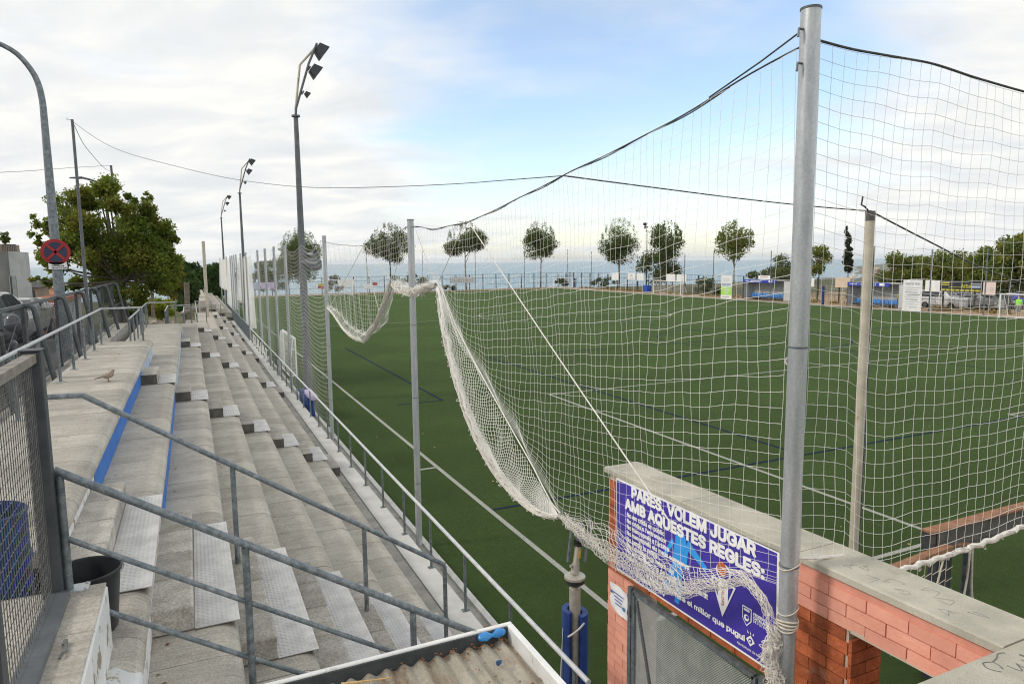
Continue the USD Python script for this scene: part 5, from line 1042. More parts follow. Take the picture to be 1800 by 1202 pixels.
MB().tm(chain([[(bx, by+.62, bz+.55, .10), (bx, by+.15, bz+.62, .14)], [(bx, by+.15, bz+.35, .10), (bx, by-.35, bz+.30, .08)], [(bx, by-.35, bz+.30, .07), (bx, by-.55, bz+.85, .10)], [(bx, by+.62, bz+.55, .10), (bx, by+.1, bz+.33, .10)]])).build('body', 'car_dark', sc_, smooth=40)
MB().tm(hull([(bx, by+.65, bz+.72, .09), (bx, by+.02, bz+.74, .11)])).build('seat', 'rubber', sc_, smooth=40); MB().tube([(bx-.33, by-.42, bz+1.08), (bx, by-.5, bz+1.0), (bx+.33, by-.42, bz+1.08)], .018, 8).build('handlebar', 'cable', sc_)
MB().tm(hull([(bx-.1, by-.62, bz+1.0, .03), (bx+.1, by-.62, bz+1.0, .03), (bx, by-.55, bz+1.42, .06)])).build('windshield', 'glass_dark', sc_, smooth=40); MB().tm(hull([(bx, by+.8, bz+.95, .16), (bx, by+.82, bz+1.05, .15)])).build('top_case', 'car_dark', sc_, smooth=40)
MB().tube([(bx, by-.45, bz+.95), (bx, by-.6, bz+.5), (bx, by-.62, bz+.25)], .035, 8).build('fork', 'cable', sc_)

# ------------------------------------------------------------------ trees and shrubs
def leaves(centres, radii, n, size, rng, flat=.75, shell=.55, mb=None):
    """leaf-sized bent quads through clumps (k,3),(k,) or (k,3)"""
    c = np.asarray(centres, float); r = np.asarray(radii, float); r = r[:, None]*np.array([1, 1, flat]) if r.ndim == 1 else r
    vol = r.prod(1)**(2/3); k = rng.choice(len(c), n, p=vol/vol.sum()); d = rng.normal(size=(n, 3)); d /= np.linalg.norm(d, axis=1, keepdims=True)
    p = c[k]+d*r[k]*(shell+(1-shell)*rng.random((n, 1)))*(.75+.45*rng.random((n, 1))**2)
    a = rng.normal(size=(n, 3)); a /= np.linalg.norm(a, axis=1, keepdims=True); b = np.cross(a, d+rng.normal(size=(n, 3))*.6); b /= np.maximum(np.linalg.norm(b, axis=1, keepdims=True), 1e-6); nn = np.cross(a, b)
    s = size*(.6+.8*rng.random((n, 1))); V = np.stack([p-a*s, p+b*s*.62-nn*s*.18, p+a*s, p-b*s*.62-nn*s*.18], 1).reshape(-1, 3)
    i = np.arange(n)*4; F = np.vstack([np.stack([i, i+1, i+2], 1), np.stack([i, i+2, i+3], 1)])
    return (mb or MB()).add(V, F)
def tree(name, label, base, h, crown_r, trunk_h, mat, seed, nleaf=3000, size=.16, clumps=26, trunk_r=.12, bark='bark', lean=(0, 0), top=1.0, crown_h=None, group=None, conif=False, spread=None, cat='tree', lobes=None):
    rng = np.random.default_rng(seed); b = np.asarray(base, float); t = thing(name, label, cat, b, group=group)
    ch = crown_h or (h-trunk_h); cc = b+np.array([lean[0], lean[1], trunk_h+ch*.5]); C, R = [], []
    rm = min(crown_r, ch*.5)
    for i in range(clumps):
        d = rng.normal(size=3); d /= np.linalg.norm(d); q = rng.random()**.4*.80
        if conif: z = rng.uniform(-1, 1); w = (1-(z+1)/2)*.9+.08; C.append(cc+np.array([d[0]*q*crown_r*w, d[1]*q*crown_r*w, z*ch*.46])); R.append(crown_r*(.25+.5*w)*(.8+.4*rng.random()))
        else: C.append(cc+np.array([d[0]*crown_r, d[1]*crown_r, d[2]*ch*.5])*q); R.append(rm*(.29+.20*rng.random()))
    C, R = np.array(C), np.array(R)
    if lobes:
        for i in range(len(C)):
            dx_, dz_, sc_l = lobes[i % len(lobes)]; C[i] = cc+(C[i]-cc)*np.array([sc_l, sc_l, sc_l])+np.array([dx_*crown_r, 0, dz_*ch*.5]); R[i] *= .75+.25*sc_l
    tb = MB(); topc = cc+np.array([0, 0, ch*.30]); tr = spline([b, b*.6+topc*.4+np.append(rng.normal(size=2)*.08, 0), topc], 10); tb.tube(tr, np.linspace(trunk_r, trunk_r*.25, 10), 9)
    for i in range(min(clumps, 16)):
        s0 = tr[rng.integers(4, 9)]; tb.tube(spline([s0, (s0+C[i])/2+(0, 0, -.05*crown_r), C[i]], 6), np.linspace(trunk_r*.38, trunk_r*.08, 6), 5)
    tb.build('trunk', bark, t, smooth=True)
    cm = leaves(C, R, nleaf, size, rng)
    if spread:
        d = rng.normal(size=(spread, 3)); d[:, 2] = np.abs(d[:, 2])+.1; d /= np.linalg.norm(d, axis=1, keepdims=True)
        leaves(cc+d*np.array([crown_r*.86, crown_r*.86, ch*.5]), np.tile([[.18, .18, .55]], (spread, 1))*crown_r/3, spread*22, size*.8, rng, mb=cm)
    cm.build('crown', mat, t)
    return t
# the tall plane tree beside the street: two-toned, with hanging side branches
rng = np.random.default_rng(11); tb_ = np.array([at(214, 560, y=33)[0], 33.0, float(street_z(33))]); big = thing('plane_tree', 'big leafy green and yellowing plane tree beside the street, behind the stand', 'tree', tb_)
def pix(px_, py_, y): return at(px_, py_, y=y)
cl = [(185, 345, 24), (150, 365, 26), (115, 360, 24), (215, 375, 24), (250, 385, 24), (85, 392, 20), (130, 410, 32), (180, 405, 34), (225, 415, 34), (270, 415, 30), (292, 440, 22), (100, 430, 26), (150, 455, 32), (200, 455, 36), (250, 455, 34), (285, 470, 24), (78, 455, 12), (110, 470, 20), (165, 490, 26), (210, 495, 34), (250, 490, 32), (280, 490, 20), (230, 355, 12), (258, 345, 9), (60, 388, 10), (58, 420, 10), (80, 492, 11), (100, 500, 12), (130, 502, 16), (63, 492, 6), (190, 324, 13), (172, 328, 12), (183, 336, 18), (162, 342, 18), (305, 425, 10), (308, 445, 8), (170, 512, 14), (225, 520, 24), (300, 480, 20), (288, 500, 20), (303, 458, 14), (240, 425, 34), (268, 395, 22), (285, 408, 16), (198, 538, 15), (222, 546, 13), (186, 528, 14), (170, 435, 32)]
C = np.array([pix(a, b, 33+rng.uniform(-1.6, 1.6)) for a, b, r in cl]); R = np.array([r*33/1205*1.12 for a, b, r in cl])
C0, R0 = C, R
C = np.vstack([C0+np.clip(rng.normal(size=C0.shape), -1.1, 1.1)*R0[:, None]*.5 for _ in range(3)]); R = np.concatenate([R0*rng.uniform(.45, .72, len(R0)) for _ in range(3)])
m = MB(); fork = tb_+(.05, 0, 2.2); m.tube(spline([tb_, tb_+(.03, 0, 1.1), fork], 8), np.linspace(.24, .18, 8), 12)
for i in range(len(cl)):
    mid_ = fork*.45+C0[i]*.55+(0, 0, -.12); m.tube(spline([fork+(0, 0, rng.uniform(-.2, .3)), mid_, C0[i]], 8), np.linspace(.075, .012, 8), 6)
m.build('trunk', 'bark', big, smooth=True)
leaves(C, R, 60000, .062, rng, .9, .1).build('crown', 'plane_leaf', big); kk = rng.choice(len(C), 30, replace=False); leaves(C[kk], R[kk]*1.05, 6000, .064, rng, .9, .7).build('yellow_leaves', 'plane_leaf_yellow', big)
def tree_at(name, label, px_, py_top, py_cb, wpx, y, zbase, mat, seed, x=None, **kw):
    c = at(px_, (py_top+py_cb)/2, y=y) if x is None else at(px_, (py_top+py_cb)/2, x=x); dep = (c-EYE)@FWD; u = dep/FPX
    ztop, zcb = c[2]+(py_cb-py_top)/2*u, c[2]-(py_cb-py_top)/2*u
    return tree(name, label, (c[0], c[1], zbase), ztop-zbase, wpx*u/2, zcb-zbase, mat, seed, **kw)
G_ = 'pruned trees along the far end of the pitch'
far_t = [('pruned_tree', 'round pruned tree behind the second-nearest floodlight mast, leftmost of the far row', 528, 405, 505, 74, 0), ('pruned_tree', 'wide twin-crowned pruned tree just left of the net pole', 684, 398, 470, 70, 1), ('pruned_tree', 'pruned tree with a smaller left lobe, right of the net pole', 818, 395, 458, 66, 2), ('pruned_tree', 'dense oval pruned tree against the sea, on a thin straight trunk', 950, 393, 464, 58, 3), ('pruned_tree', 'dense round pruned tree with a bent pale trunk', 1089, 388, 468, 66, 4)]
for i, (n, l, px_, t_, c_, w, s_) in enumerate(far_t): tree_at(n, l, px_, t_-2, c_+2, w*1.12, 118.5 if i < 4 else 112, -.2, 'far_leaf', 20+s_, nleaf=15000, size=.115, clumps=52, trunk_r=.16, spread=60, lobes=[None, [(-.30, .06, .74), (.28, .02, .78), (.0, -.2, .7)], [(.28, .1, .74), (.30, .08, .74), (-.52, -.22, .50)], [(0, 0, 1.0), (.08, .1, .9)], [(0, .05, 1.0), (-.1, 0, .9), (.25, -.25, .7)]][i])
tree_at('pruned_tree', 'tall dark pruned tree rising above the bushy mass behind the far goal', 1172, 390, 472, 66, None, -.2, 'far_leaf', 31, x=69, nleaf=5200, size=.14, clumps=40, trunk_r=.14, spread=50)
tree_at('pruned_tree', 'sunlit pruned tree with open lower crown between the standing banner and the dugout', 1293, 391, 466, 74, None, -.1, 'mixed_leaf', 32, x=66.8, nleaf=4200, size=.13, clumps=40, spread=50, trunk_r=.12, bark='pale_bark')
tree_at('pruned_tree', 'thin yellowing tree just right of the tall pole', 1440, 425, 492, 52, None, -.3, 'mixed_leaf', 33, x=80, nleaf=2200, size=.15, clumps=24)
tree_at('cypress', 'narrow dark cypress with a curled tip', 1491, 424, 490, 19, None, -.3, 'cypress_leaf', 34, x=76, nleaf=6500, size=.09, clumps=70, trunk_r=.1); tree_at('cypress', 'loose tip of the cypress leaning to the right', 1491, 397, 432, 8, None, -.3, 'cypress_leaf', 35, x=76, nleaf=300, size=.1, clumps=8, trunk_r=.05) if False else None
# tip of the cypress as part of a second narrow tree is left out; the curl is a few clumps on the same thing
cq = '/World/cypress'; C = np.array([at(1490+3*math.sin(i*1.1), 428-5.2*i, x=76) for i in range(6)]); leaves(C, np.stack([np.linspace(.42, .2, 6), np.linspace(.42, .2, 6), np.linspace(.6, .4, 6)], 1), 1500, .08, np.random.default_rng(3)).build('curled_tip', 'cypress_leaf', cq)
# bushes, hedges and mixed trees beyond the far fences
def bush(label, px_, t_, b_, w, mat, seed, y=None, x=None, n=1400, size=.13, name='shrub', cl=16, trunk=.05, cat='shrub'):
    c = at(px_, (t_+b_)/2, y=y) if x is None else at(px_, (t_+b_)/2, x=x); u = ((c-EYE)@FWD)/FPX; h = (b_-t_)*u; z0 = c[2]-h/2
    return tree(name, label, (c[0], c[1], min(z0, -.05) if y is None or y > 60 else z0), c[2]+h/2-min(z0, -.05 if y is None or y > 60 else z0), w*u/2, max(.05, z0-min(z0, -.05))*1.0 if False else .06, mat, seed, nleaf=n, size=size, clumps=cl, trunk_r=trunk, cat=cat)
bush('bushy olive-green tree mass behind the far small goal', 1165, 430, 500, 96, 'shrub_leaf', 41, x=71, n=7000, size=.14, cl=34, name='bushy_tree', cat='tree')
bush('low dark shrub behind the fence, left of the raised net edge', 590, 482, 512, 44, 'shrub_leaf', 42, y=120, cl=14); bush('wide dark shrub mass behind the net pole', 722, 477, 512, 86, 'shrub_leaf', 43, y=121, n=2600, cl=24); bush('small rounded shrub at the foot of the far fence', 790, 499, 514, 28, 'shrub_leaf', 44, y=117)
bush('green shrub seen through the far fence left of the far corner', 990, 486, 506, 36, 'shrub_leaf', 45, y=121); bush('leafy shrub in the far corner of the fence', 1060, 484, 508, 60, 'shrub_leaf', 46, y=122, n=1800)
bush('low shrubs behind the fence left of the standing green banner', 1245, 482, 522, 66, 'shrub_leaf', 47, x=74, n=1800); bush('hedge behind the first dugout', 1360, 464, 500, 110, 'shrub_leaf', 48, x=82, n=4600, cl=28); bush('rounded green tree behind the first dugout, left of the tall pole', 1374, 446, 494, 64, 'shrub_leaf', 49, x=90, n=4200, cl=22, name='bushy_tree', cat='tree')
bush('green tree mass behind the tall white notice board', 1590, 440, 504, 96, 'mixed_leaf', 50, x=84, n=8200, size=.16, cl=34, name='bushy_tree', cat='tree'); bush('yellow-green tree mass behind the white van', 1665, 432, 505, 98, 'mixed_leaf', 51, x=82, n=8800, size=.16, cl=36, name='bushy_tree', cat='tree')
bush('tall yellowing tree above the black and yellow banner', 1732, 426, 505, 84, 'mixed_leaf', 52, x=80, n=7200, size=.16, cl=30, name='bushy_tree', cat='tree'); bush('big brown-tinged tree at the right edge of the picture', 1792, 394, 505, 92, 'mixed_leaf', 53, x=76, n=9800, size=.17, cl=40, name='bushy_tree', cat='tree'); bush('spindly tree standing out above the green mass', 1640, 436, 470, 30, 'mixed_leaf', 54, x=86, n=700, cl=9, name='bushy_tree', cat='tree')
bush('dark mass of evergreens at the far end of the curtain nets', 375, 448, 545, 60, 'pine_leaf', 55, y=100, n=5200, size=.2, cl=36, name='evergreen', cat='tree'); bush('dark evergreen behind the pale wooden pole', 330, 450, 545, 64, 'pine_leaf', 56, y=92, n=5200, size=.2, cl=36, name='evergreen', cat='tree')
bush('yellowing tree right of the big plane tree', 298, 440, 535, 62, 'plane_leaf_yellow', 57, y=58, n=4200, size=.12, cl=30, name='bushy_tree', cat='tree'); bush('dark tree between the yellowing tree and the evergreens', 322, 455, 540, 50, 'pine_leaf', 58, y=70, n=3200, size=.14, cl=24, name='bushy_tree', cat='tree')
bush('bright lime-green shrub behind the terrace rails', 284, 520, 566, 62, 'lime_leaf', 59, y=47, n=4200, size=.08, cl=30); bush('small lime-green shrub left of the young trunk', 258, 522, 562, 34, 'lime_leaf', 60, y=46, n=1500, size=.085, cl=14)
bush('conifer-like tree behind the netting past the floodlight mast', 460, 450, 500, 40, 'far_leaf', 61, y=119, n=2600, cl=22, name='bushy_tree', cat='tree'); bush('broad dull tree behind the slim net poles', 485, 445, 508, 60, 'far_leaf', 62, y=122, n=3200, cl=26, name='bushy_tree', cat='tree'); bush('dull green tree behind the third and fourth slim net poles', 430, 455, 512, 40, 'far_leaf', 63, y=121, n=2200, cl=20, name='bushy_tree', cat='tree')
bush('small round bush on the skyline between the far-left houses', 89, 512, 530, 22, 'mixed_leaf', 64, y=62, n=900, size=.12, cl=12)
q = at(270, 560, y=44); MB().tube([(q[0], 44, 2.2), (q[0]+.03, 44, 5.0)], [.10, .08], 9).build('young_trunk', 'bark', label='dark young tree trunk in front of the lime-green shrub', cat='trunk', smooth=40)
for i, (px_, py_, s_) in enumerate(((285, 566, .5), (300, 567, .4), (333, 566, .5), (348, 567, .45), (270, 568, .35))):
    m_ = trimesh.creation.icosphere(2, s_*.5); p = at(px_, py_, y=47); m_.vertices = m_.vertices*(1.3, 1, .6)+wob(m_.vertices, .15, i, 3)+(p[0], 47+.3*i, p[2]-.05); MB().tm(m_).build('rubble_block', 'rock', smooth=30, label=['pale rubble block beside the young trunk', 'pale rubble block behind the corner rail', 'pale rubble block between the low corner rails', 'pale rubble block next to the fallen trunk', 'leftmost pale rubble block under the lime-green shrub'][i], cat='rock')
q0, q1 = at(318, 553, y=52), at(346, 541, y=52); MB().tube([q0, (q0+q1)/2+(0, 0, .1), q1], [.16, .2, .17], 10).build('fallen_trunk', 'pale_bark', smooth=True, label='pale fallen trunk lying behind the corner rails', cat='trunk')

# ------------------------------------------------------------------ houses at far left
hb = thing('house', 'grey house tower with two tall narrow windows at the left edge', 'house', (at(20, 520, y=48)[0], 48, 2.5))
def face(px0, px1, py0, py1, y): a_, b_ = at(px0, py1, y=y), at(px1, py0, y=y); return a_[0], b_[0], min(a_[2], b_[2]), max(a_[2], b_[2])
x0, x1, z0, z1 = face(14, 33, 534, 442, 48); zb0 = 1.5; MB().box(x0, x1, 48, 52, zb0, z1).build('wall', 'render_pale', hb)
xa = at(-30, 500, y=48.3)[0]; MB().box(xa, x0-.005, 48.3, 52, zb0, z1).build('wall', 'render_grey', hb)
for pa, pb in ((17, 24.5), (27.5, 32)):
    a_, b_, c_, d_ = face(pa, pb, 527, 485, 47.99); f_ = MB().box(a_, b_, 47.97, 47.995, c_, d_).build('window', 'window_dark', hb)
    MB().box(a_-.03, a_-.002, 47.96, 47.995, c_-.02, d_+.02).box(b_+.002, b_+.03, 47.96, 47.995, c_-.02, d_+.02).build('frame', 'render_pale', f_)
a_, b_, c_, d_ = face(-30, 15, 440, 429, 50); MB().box(a_, b_, 50, 53, z1, d_).build('roof_block', 'render_brown', hb)
A, B = [], []
for px_ in range(4, 31, 3): p = at(px_, 436, y=48.05); A.append((p[0], 48.05, z1)); B.append((p[0], 48.05, z1+.38))
A.append(A[0]); A[-1] = (A[0][0], 48.05, z1+.38); B.append((B[-1][0], 48.05, z1+.38)); MB().strands(A, B, .018, 4).build('roof_railing', 'dark_steel', hb)
p = at(10, 428, y=50.5); leaves(np.array([p+(0, 0, .25), p+(0, 0, .5)]), np.array([.3, .2]), 70, .14, np.random.default_rng(5)).tube([(p[0], p[1], d_), tuple(p+(0, 0, .3))], .04, 5).build('roof_plant', 'shrub_leaf', label='spiky plant on the roof of the grey house', cat='plant')
a_, b_, c_, d_ = face(-30, 14, 540, 517, 47.8); MB().box(a_, b_, 47.8, 48.2, zb0, d_).build('garden_wall', 'brick', hb)
h2 = thing('house', 'low brown house with a grey flat roof right of the grey tower', 'house', (at(50, 520, y=56)[0], 56, 2)); a_, b_, c_, d_ = face(34, 65, 540, 506, 56); MB().box(a_, b_, 56, 61, 1.2, d_).build('wall', 'render_brown', h2)
a2, b2, c2, d2 = face(34, 66, 506, 495, 55.9); MB().box(a2, b2, 55.9, 61.1, d_+.003, d2).build('roof_band', 'render_grey', h2)
a2, b2, c2, d2 = face(41, 54, 526, 512, 55.98); MB().box(a2, b2, 55.96, 55.995, c2, d2).build('door', 'roof_tile', h2); a2, b2, c2, d2 = face(57, 62, 526, 510, 55.98); MB().box(a2, b2, 55.96, 55.995, c2, d2).build('window', 'window_dark', h2)
for i, (p0_, p1_, t_, y) in enumerate(((66, 74, 512, 70), (62, 90, 524, 66))):
    a2, b2, c2, d2 = face(p0_, p1_, 545, t_, y); h3 = thing('house', ['small red-brown chimney house on the skyline', 'low house with an orange tiled roof left of the lamp post'][i], 'house', ((a2+b2)/2, y, 1)); MB().box(a2, b2, y, y+6, 0, d2).build('wall', 'render_brown', h3); MB().prism([(y-.2, d2), (y+6.2, d2), (y+3, d2+.55)], 'x', a2-.1, b2+.1).build('roof', 'roof_tile', h3)
# white low building behind the parked cars, seen through the fence
h4 = thing('house', 'long low white building seen through the street fence', 'house', (-12, 44, 2)); a2, b2, c2, d2 = face(62, 118, 560, 532, 46); MB().box(a2, b2, 46, 52, 1, d2).build('wall', 'render_pale', h4); MB().box(a2-.1, b2+.1, 45.9, 52.1, d2+.003, d2+.25).build('roof', 'roof_tile', h4)
# hazy town on the coast hills at the right
rng = np.random.default_rng(77); town = [MB(), MB(), MB()]
for i in range(420):
    a_ = math.radians(rng.uniform(44, 80)); d_ = rng.uniform(1500, 5200); x_, y_ = d_*math.sin(a_), d_*math.cos(a_); z_ = float(land_height(np.array(x_), np.array(y_))); w_, h_ = rng.uniform(8, 24), rng.uniform(7, 18)
    town[i % 3].box(x_, x_+w_, y_, y_+w_*.7, z_-8, z_+h_)
MBt = MB(); 
for b_, mt in zip(town, ('render_pale', 'board_cream', 'roof_tile')): b_.build('far_town', mt, kind='stuff', label='hazy houses of the far town on the coast at the right', cat='town')

# ------------------------------------------------------------------ far fences round the pitch
def far_fence(label, p0_, p1_, step, h=2.75):
    p0_, p1_ = np.array(p0_, float), np.array(p1_, float); n = int(round(np.linalg.norm(p1_-p0_)/step)); t = thing('pitch_fence', label, 'fence', (*p0_, 0)); d_ = (p1_-p0_)/n; A, B = [], []; un = d_/np.linalg.norm(d_)
    for i in range(n+1):
        q = p0_+d_*i; MB().box(q[0]-.06, q[0]+.06, q[1]-.06, q[1]+.06, -.2, h).build('post', 'dark_steel', t)
        if i < n:
            r_ = q+d_; A += [(*q, .1), (*q, h-.1)]; B += [(*r_, h-.1), (*r_, .1)]
    for z in (h, h*.75, h*.35): MB().bar((*p0_, z), (*p1_, z), .05, .05).build('rail', 'fence_steel', t)
    for u in np.arange(0, n*np.linalg.norm(d_), .45): q = p0_+un*u; A.append((*q, .05)); B.append((*q, h))
    MB().strands(A, B, .011, 3).build('wire_mesh', 'dark_steel', t, kind='stuff')
far_fence('dark post-and-wire fence along the far end of the pitch, the sea behind it', (4, 117.5), (67.5, 117.5), 2.6); far_fence('steel fence along the far side of the pitch behind the dugouts', (66.3, 16), (66.3, 117), 3.0, 2.85)
for i, (px_, py_, y, x) in enumerate(((644, 442, 118, None), (742, 442, 118, None), (835, 443, 118, None), (922, 440, 118, None), (998, 438, 118, None), (1040, 442, 118, None), (1090, 446, None, 67), (1120, 447, None, 67), (1204, 446, None, 64.6), (1255, 443, None, 64.3), (1356, 441, None, 63.4), (1639, 438, None, 63), (1737, 436, None, 62.7))):
    p = at(px_, py_, y=y) if y else at(px_, py_, x=x); MB().tube([(p[0], p[1], 0), (p[0], p[1], p[2])], .05 if i < 8 else .055, 8).build('far_net_pole', 'grey_mast' if i < 8 else 'galvanised', smooth=40, label='thin far net pole at the ' + ['far end, by the twin-crowned tree', 'far end, right of the net pole', 'far end, by the two-lobed tree', 'far end, left edge of the oval tree', 'far end, right of the oval tree', 'far end, in the open sea gap', 'far corner, in front of the bent-trunk tree', 'far corner, right of the bent-trunk tree', 'far side, behind the small goal', 'far side, left of the green banner', 'far side, in front of the first dugout', 'far side, in front of the white van', 'far side, in front of the pale pink board'][i], cat='pole')

# ------------------------------------------------------------------ boards, banners, dugouts
def board(label, px0, px1, py0, py1, x=66.15, y=None, mat='board_white', stand=False, extra=None, name='advert_board'):
    a_, b_ = (at(px0, py1, x=x), at(px1, py0, x=x)) if y is None else (at(px0, py1, y=y), at(px1, py0, y=y))
    c_ = (a_+b_)/2; t = thing(name, label, 'board', (c_[0], c_[1], a_[2]))
    if y is None: ux = np.array([0, (b_[1]-a_[1])/2, 0]); nrm = np.array([-1.0, 0, 0])
    else: ux = np.array([(b_[0]-a_[0])/2, 0, 0]); nrm = np.array([0, -1.0, 0])
    hz = (b_[2]-a_[2])/2; MB().obox(c_, ux, (0, 0, hz), nrm*.02).build('panel', mat, t)
    def sub(u0, u1, w0, w1, m, nm='print', lift=.026): MB().obox(c_+ux*(u0+u1-1)+np.array([0, 0, hz*(w0+w1-1)])+nrm*lift, ux*abs(u1-u0), (0, 0, hz*(w1-w0)), nrm*.003).build(nm, m, t)
    def txt(s_, u, w, h, m, width=None, bold=True):
        g_ = text_mb(s_, (0, 0, 0), (1, 0, 0), (0, 1, 0), h*2*hz, .006, bold); v, f = g_.mesh(); L_ = np.ptp(v[:, 0]); k_ = (width*2*np.linalg.norm(ux)/L_) if width else 1
        MB().add(c_+ux*(2*u-1)+(ux/np.linalg.norm(ux))*(v[:, :1]*k_)+np.array([0, 0, 1.0])*(v[:, 1:2]+hz*(2*w-1))+nrm*(.027+v[:, 2:3]), f).build('lettering', m, t)
    if stand:
        for s_ in (-.8, .8): MB().tube([(*(c_+ux*s_-nrm*.06)[:2], 0), (*(c_+ux*s_-nrm*.06)[:2], a_[2]+.4)], .03, 8).build('leg', 'galvanised', t)
    if extra: extra(sub, txt)
    return t
def ex_lines(n, m='ink_light', u0=.15, u1=.85):
    def f(sub, txt):
        for i in range(n): sub(u0+.04*(i % 2), u1-.05*((i*2) % 3), .80-.68*i/max(1, n-1)-.03, .80-.68*i/max(1, n-1)+.03, m)
    return f
board('small white board on the far fence left of the twin boards', 1075, 1087.5, 480, 492); board('white board with a round emblem on the far fence', 1103, 1117, 480, 491.5, extra=lambda s, t: (s(.35, .65, .5, .75, 'ink_light'), s(.2, .8, .2, .26, 'ink_light'), s(.25, .75, .08, .13, 'ink_light'))); board('white board beside the thin far floodlight mast', 1119.5, 1132, 480.5, 492.5)
board('left white board above the far small goal', 1171, 1187, 482, 494); board('right white board with faint lines above the far small goal', 1189.5, 1206.5, 482.5, 495, extra=ex_lines(3))
def green(s, t): s(.02, .98, .68, .99, 'board_white'); s(.08, .92, .55, .66, 'board_bluegrey'); s(.0, 1, .17, .51, 'board_green'); [s(.2+.03*i, .85-.05*i, .44-.06*i, .455-.06*i, 'board_white', lift=.03) for i in range(4)]; s(.15, .85, .82, .85, 'ink_light', lift=.03); s(.2, .8, .75, .77, 'ink_light', lift=.03); s(.15, .8, .08, .10, 'ink_grey')
board('tall standing banner, white above and lime green below', 1267, 1287, 484, 525, x=62.6, stand=True, extra=green, name='standing_banner')
board('small white board with pink writing above the first dugout', 1333, 1355, 484.5, 492, x=65.5, extra=lambda s, t: (s(.15, .8, .6, .7, 'tail_red'), s(.3, .7, .3, .38, 'ink_light')))
board('narrow white board just right of the tall pole', 1426, 1431.5, 489, 504); board('cream board left of the second dugout', 1468, 1495, 488, 505, mat='board_cream', x=66.1)
def notice(s, t): t('NOVOTEX', .12, .845, .05, 'ink_grey', .74); [s(.12+.05*(i % 2), .90-.06*(i % 3), .74-.075*i, .76-.075*i, 'ink_grey' if i in (2, 3, 5) else 'ink_light') for i in range(9)]
board('tall white notice board headed NOVOTEX at the edge of the pitch', 1585.5, 1622, 492, 546, x=61.95, stand=True, extra=notice, name='standing_banner')
board('plain white board above the front of the white van', 1626, 1653, 493, 512, x=66.1)
def ybl(s, t): s(.02, .22, .76, .88, 'board_yellow'); s(.02, .22, .58, .68, 'board_yellow'); t('Arba', .50, .40, .34, 'board_yellow', .24); s(.2, .5, .42, .46, 'board_yellow'); s(.02, .98, .08, .24, 'board_yellow'); [s(.02+.12*i+.095, .02+.12*i+.115, .08, .24, 'board_black', lift=.03) for i in range(8)]; s(.74, .98, .72, .80, 'ink_light'); s(.75, .97, .40, .62, 'board_bluegrey')
board('black banner with yellow script above the van and the dark car', 1653, 1727, 495, 512, x=66.1, mat='board_black', extra=ybl); board('pale pink board with a round emblem right of the black and yellow banner', 1727.5, 1751, 496, 518, x=65.9, mat='board_pink', extra=lambda s, t: (s(.55, .8, .30, .58, 'ink_light'), s(.62, .73, .38, .5, 'board_pink', lift=.03)))
board('pale blue board behind the netting, left of the slim poles', 431, 456, 496, 509, y=117.2, mat='board_bluegrey'); board('pale lilac board behind the netting, between the slim poles', 459, 484, 496, 508, y=117.2, mat='purple_board')
board('yellow and red board on the far fence left of the third net pole', 559, 574, 498, 508, y=117.2, mat='board_yellow', extra=lambda s, t: (s(0, 1, 0, .5, 'tail_red'), s(.6, 1, .5, 1, 'board_bluegrey'))); board('grey white board on the far fence behind the drooping net', 594, 622, 491, 503, y=117.2); board('patterned white board on the far fence with a faint pattern', 640, 652, 499, 508, y=117.2, extra=ex_lines(3)); board('small red board on the far fence', 655, 663, 496, 502, y=117.2, mat='tail_red')
board('left grey corrugated sheet tied to the far fence', 791, 812, 486.5, 498, y=117.2, mat='panel_grey', extra=ex_lines(0)); board('right grey corrugated sheet tied to the far fence', 813, 834, 486.5, 497.5, y=117.2, mat='panel_grey')
def dugout(label, px0, px1, x, fascia, side):
    a_, b_ = at(px0, 540, x=x), at(px1, 540, x=x); y0, y1 = b_[1], a_[1]; zt = at((px0+px1)/2, (fascia[0]), x=x)[2]; t = thing('dugout', label, 'shelter', (x+.8, (y0+y1)/2, 0))
    MB().box(x+1.5, x+1.54, y0, y1, .05, zt-.1).build('back_wall', 'panel_grey', t); MB().box(x, x+1.5, y0, y0+.04, .1, zt-.12).build('side_wall', 'board_white', t); MB().box(x, x+1.5, y1-.04, y1, .1, zt-.12).build('side_wall', 'panel_grey', t)
    MB().box(x+.03, x+1.6, y0-.05, y1+.05, zt-.06, zt).build('roof', 'panel_grey', t); L_ = y1-y0
    fa_ = MB().box(x-.03, x+.026, y0+L_*.17, y1, zt-.36, zt+.02).build('fascia', 'fascia_blue', t)
    for i, (s_, u, h) in enumerate(side):
        m = text_mb(s_, (0, 0, 0), (0, -1, 0), (0, 0, 1), h, .01, True); v, f = m.mesh(); MB().add(v+np.array([x-.034, y1-L_*.83*u, zt-.17-h/2]), f).build('lettering', 'sign_white', fa_)
    MB().obox((x-.036, y0+L_*.17+L_*.83*.17, zt-.17), (.003, 0, 0), (0, .28, 0), (0, 0, .12)).build('oval_mark', 'sign_white', fa_)
    for i in range(int((L_-.6)/.48)):
        yy_ = y1-.45-i*.48; s_ = MB().cbox(x+.75, x+1.15, yy_-.2, yy_+.2, .40, .45, .01).build('seat', 'seat_blue', t); MB().cbox(x+1.14, x+1.2, yy_-.2, yy_+.2, .46, .85, .01).build('seat_back', 'seat_blue', s_)
    MB().box(x+.8, x+1.1, y0+.1, y1-.1, .28, .33).build('bench_frame', 'grey_mast', t)
    for yy_ in (y0+.02, (y0+y1)/2, y1-.02): MB().tube([(x+.02, yy_, 0), (x+.02, yy_, zt-.06)], .035, 8).build('post', 'grey_mast', t)
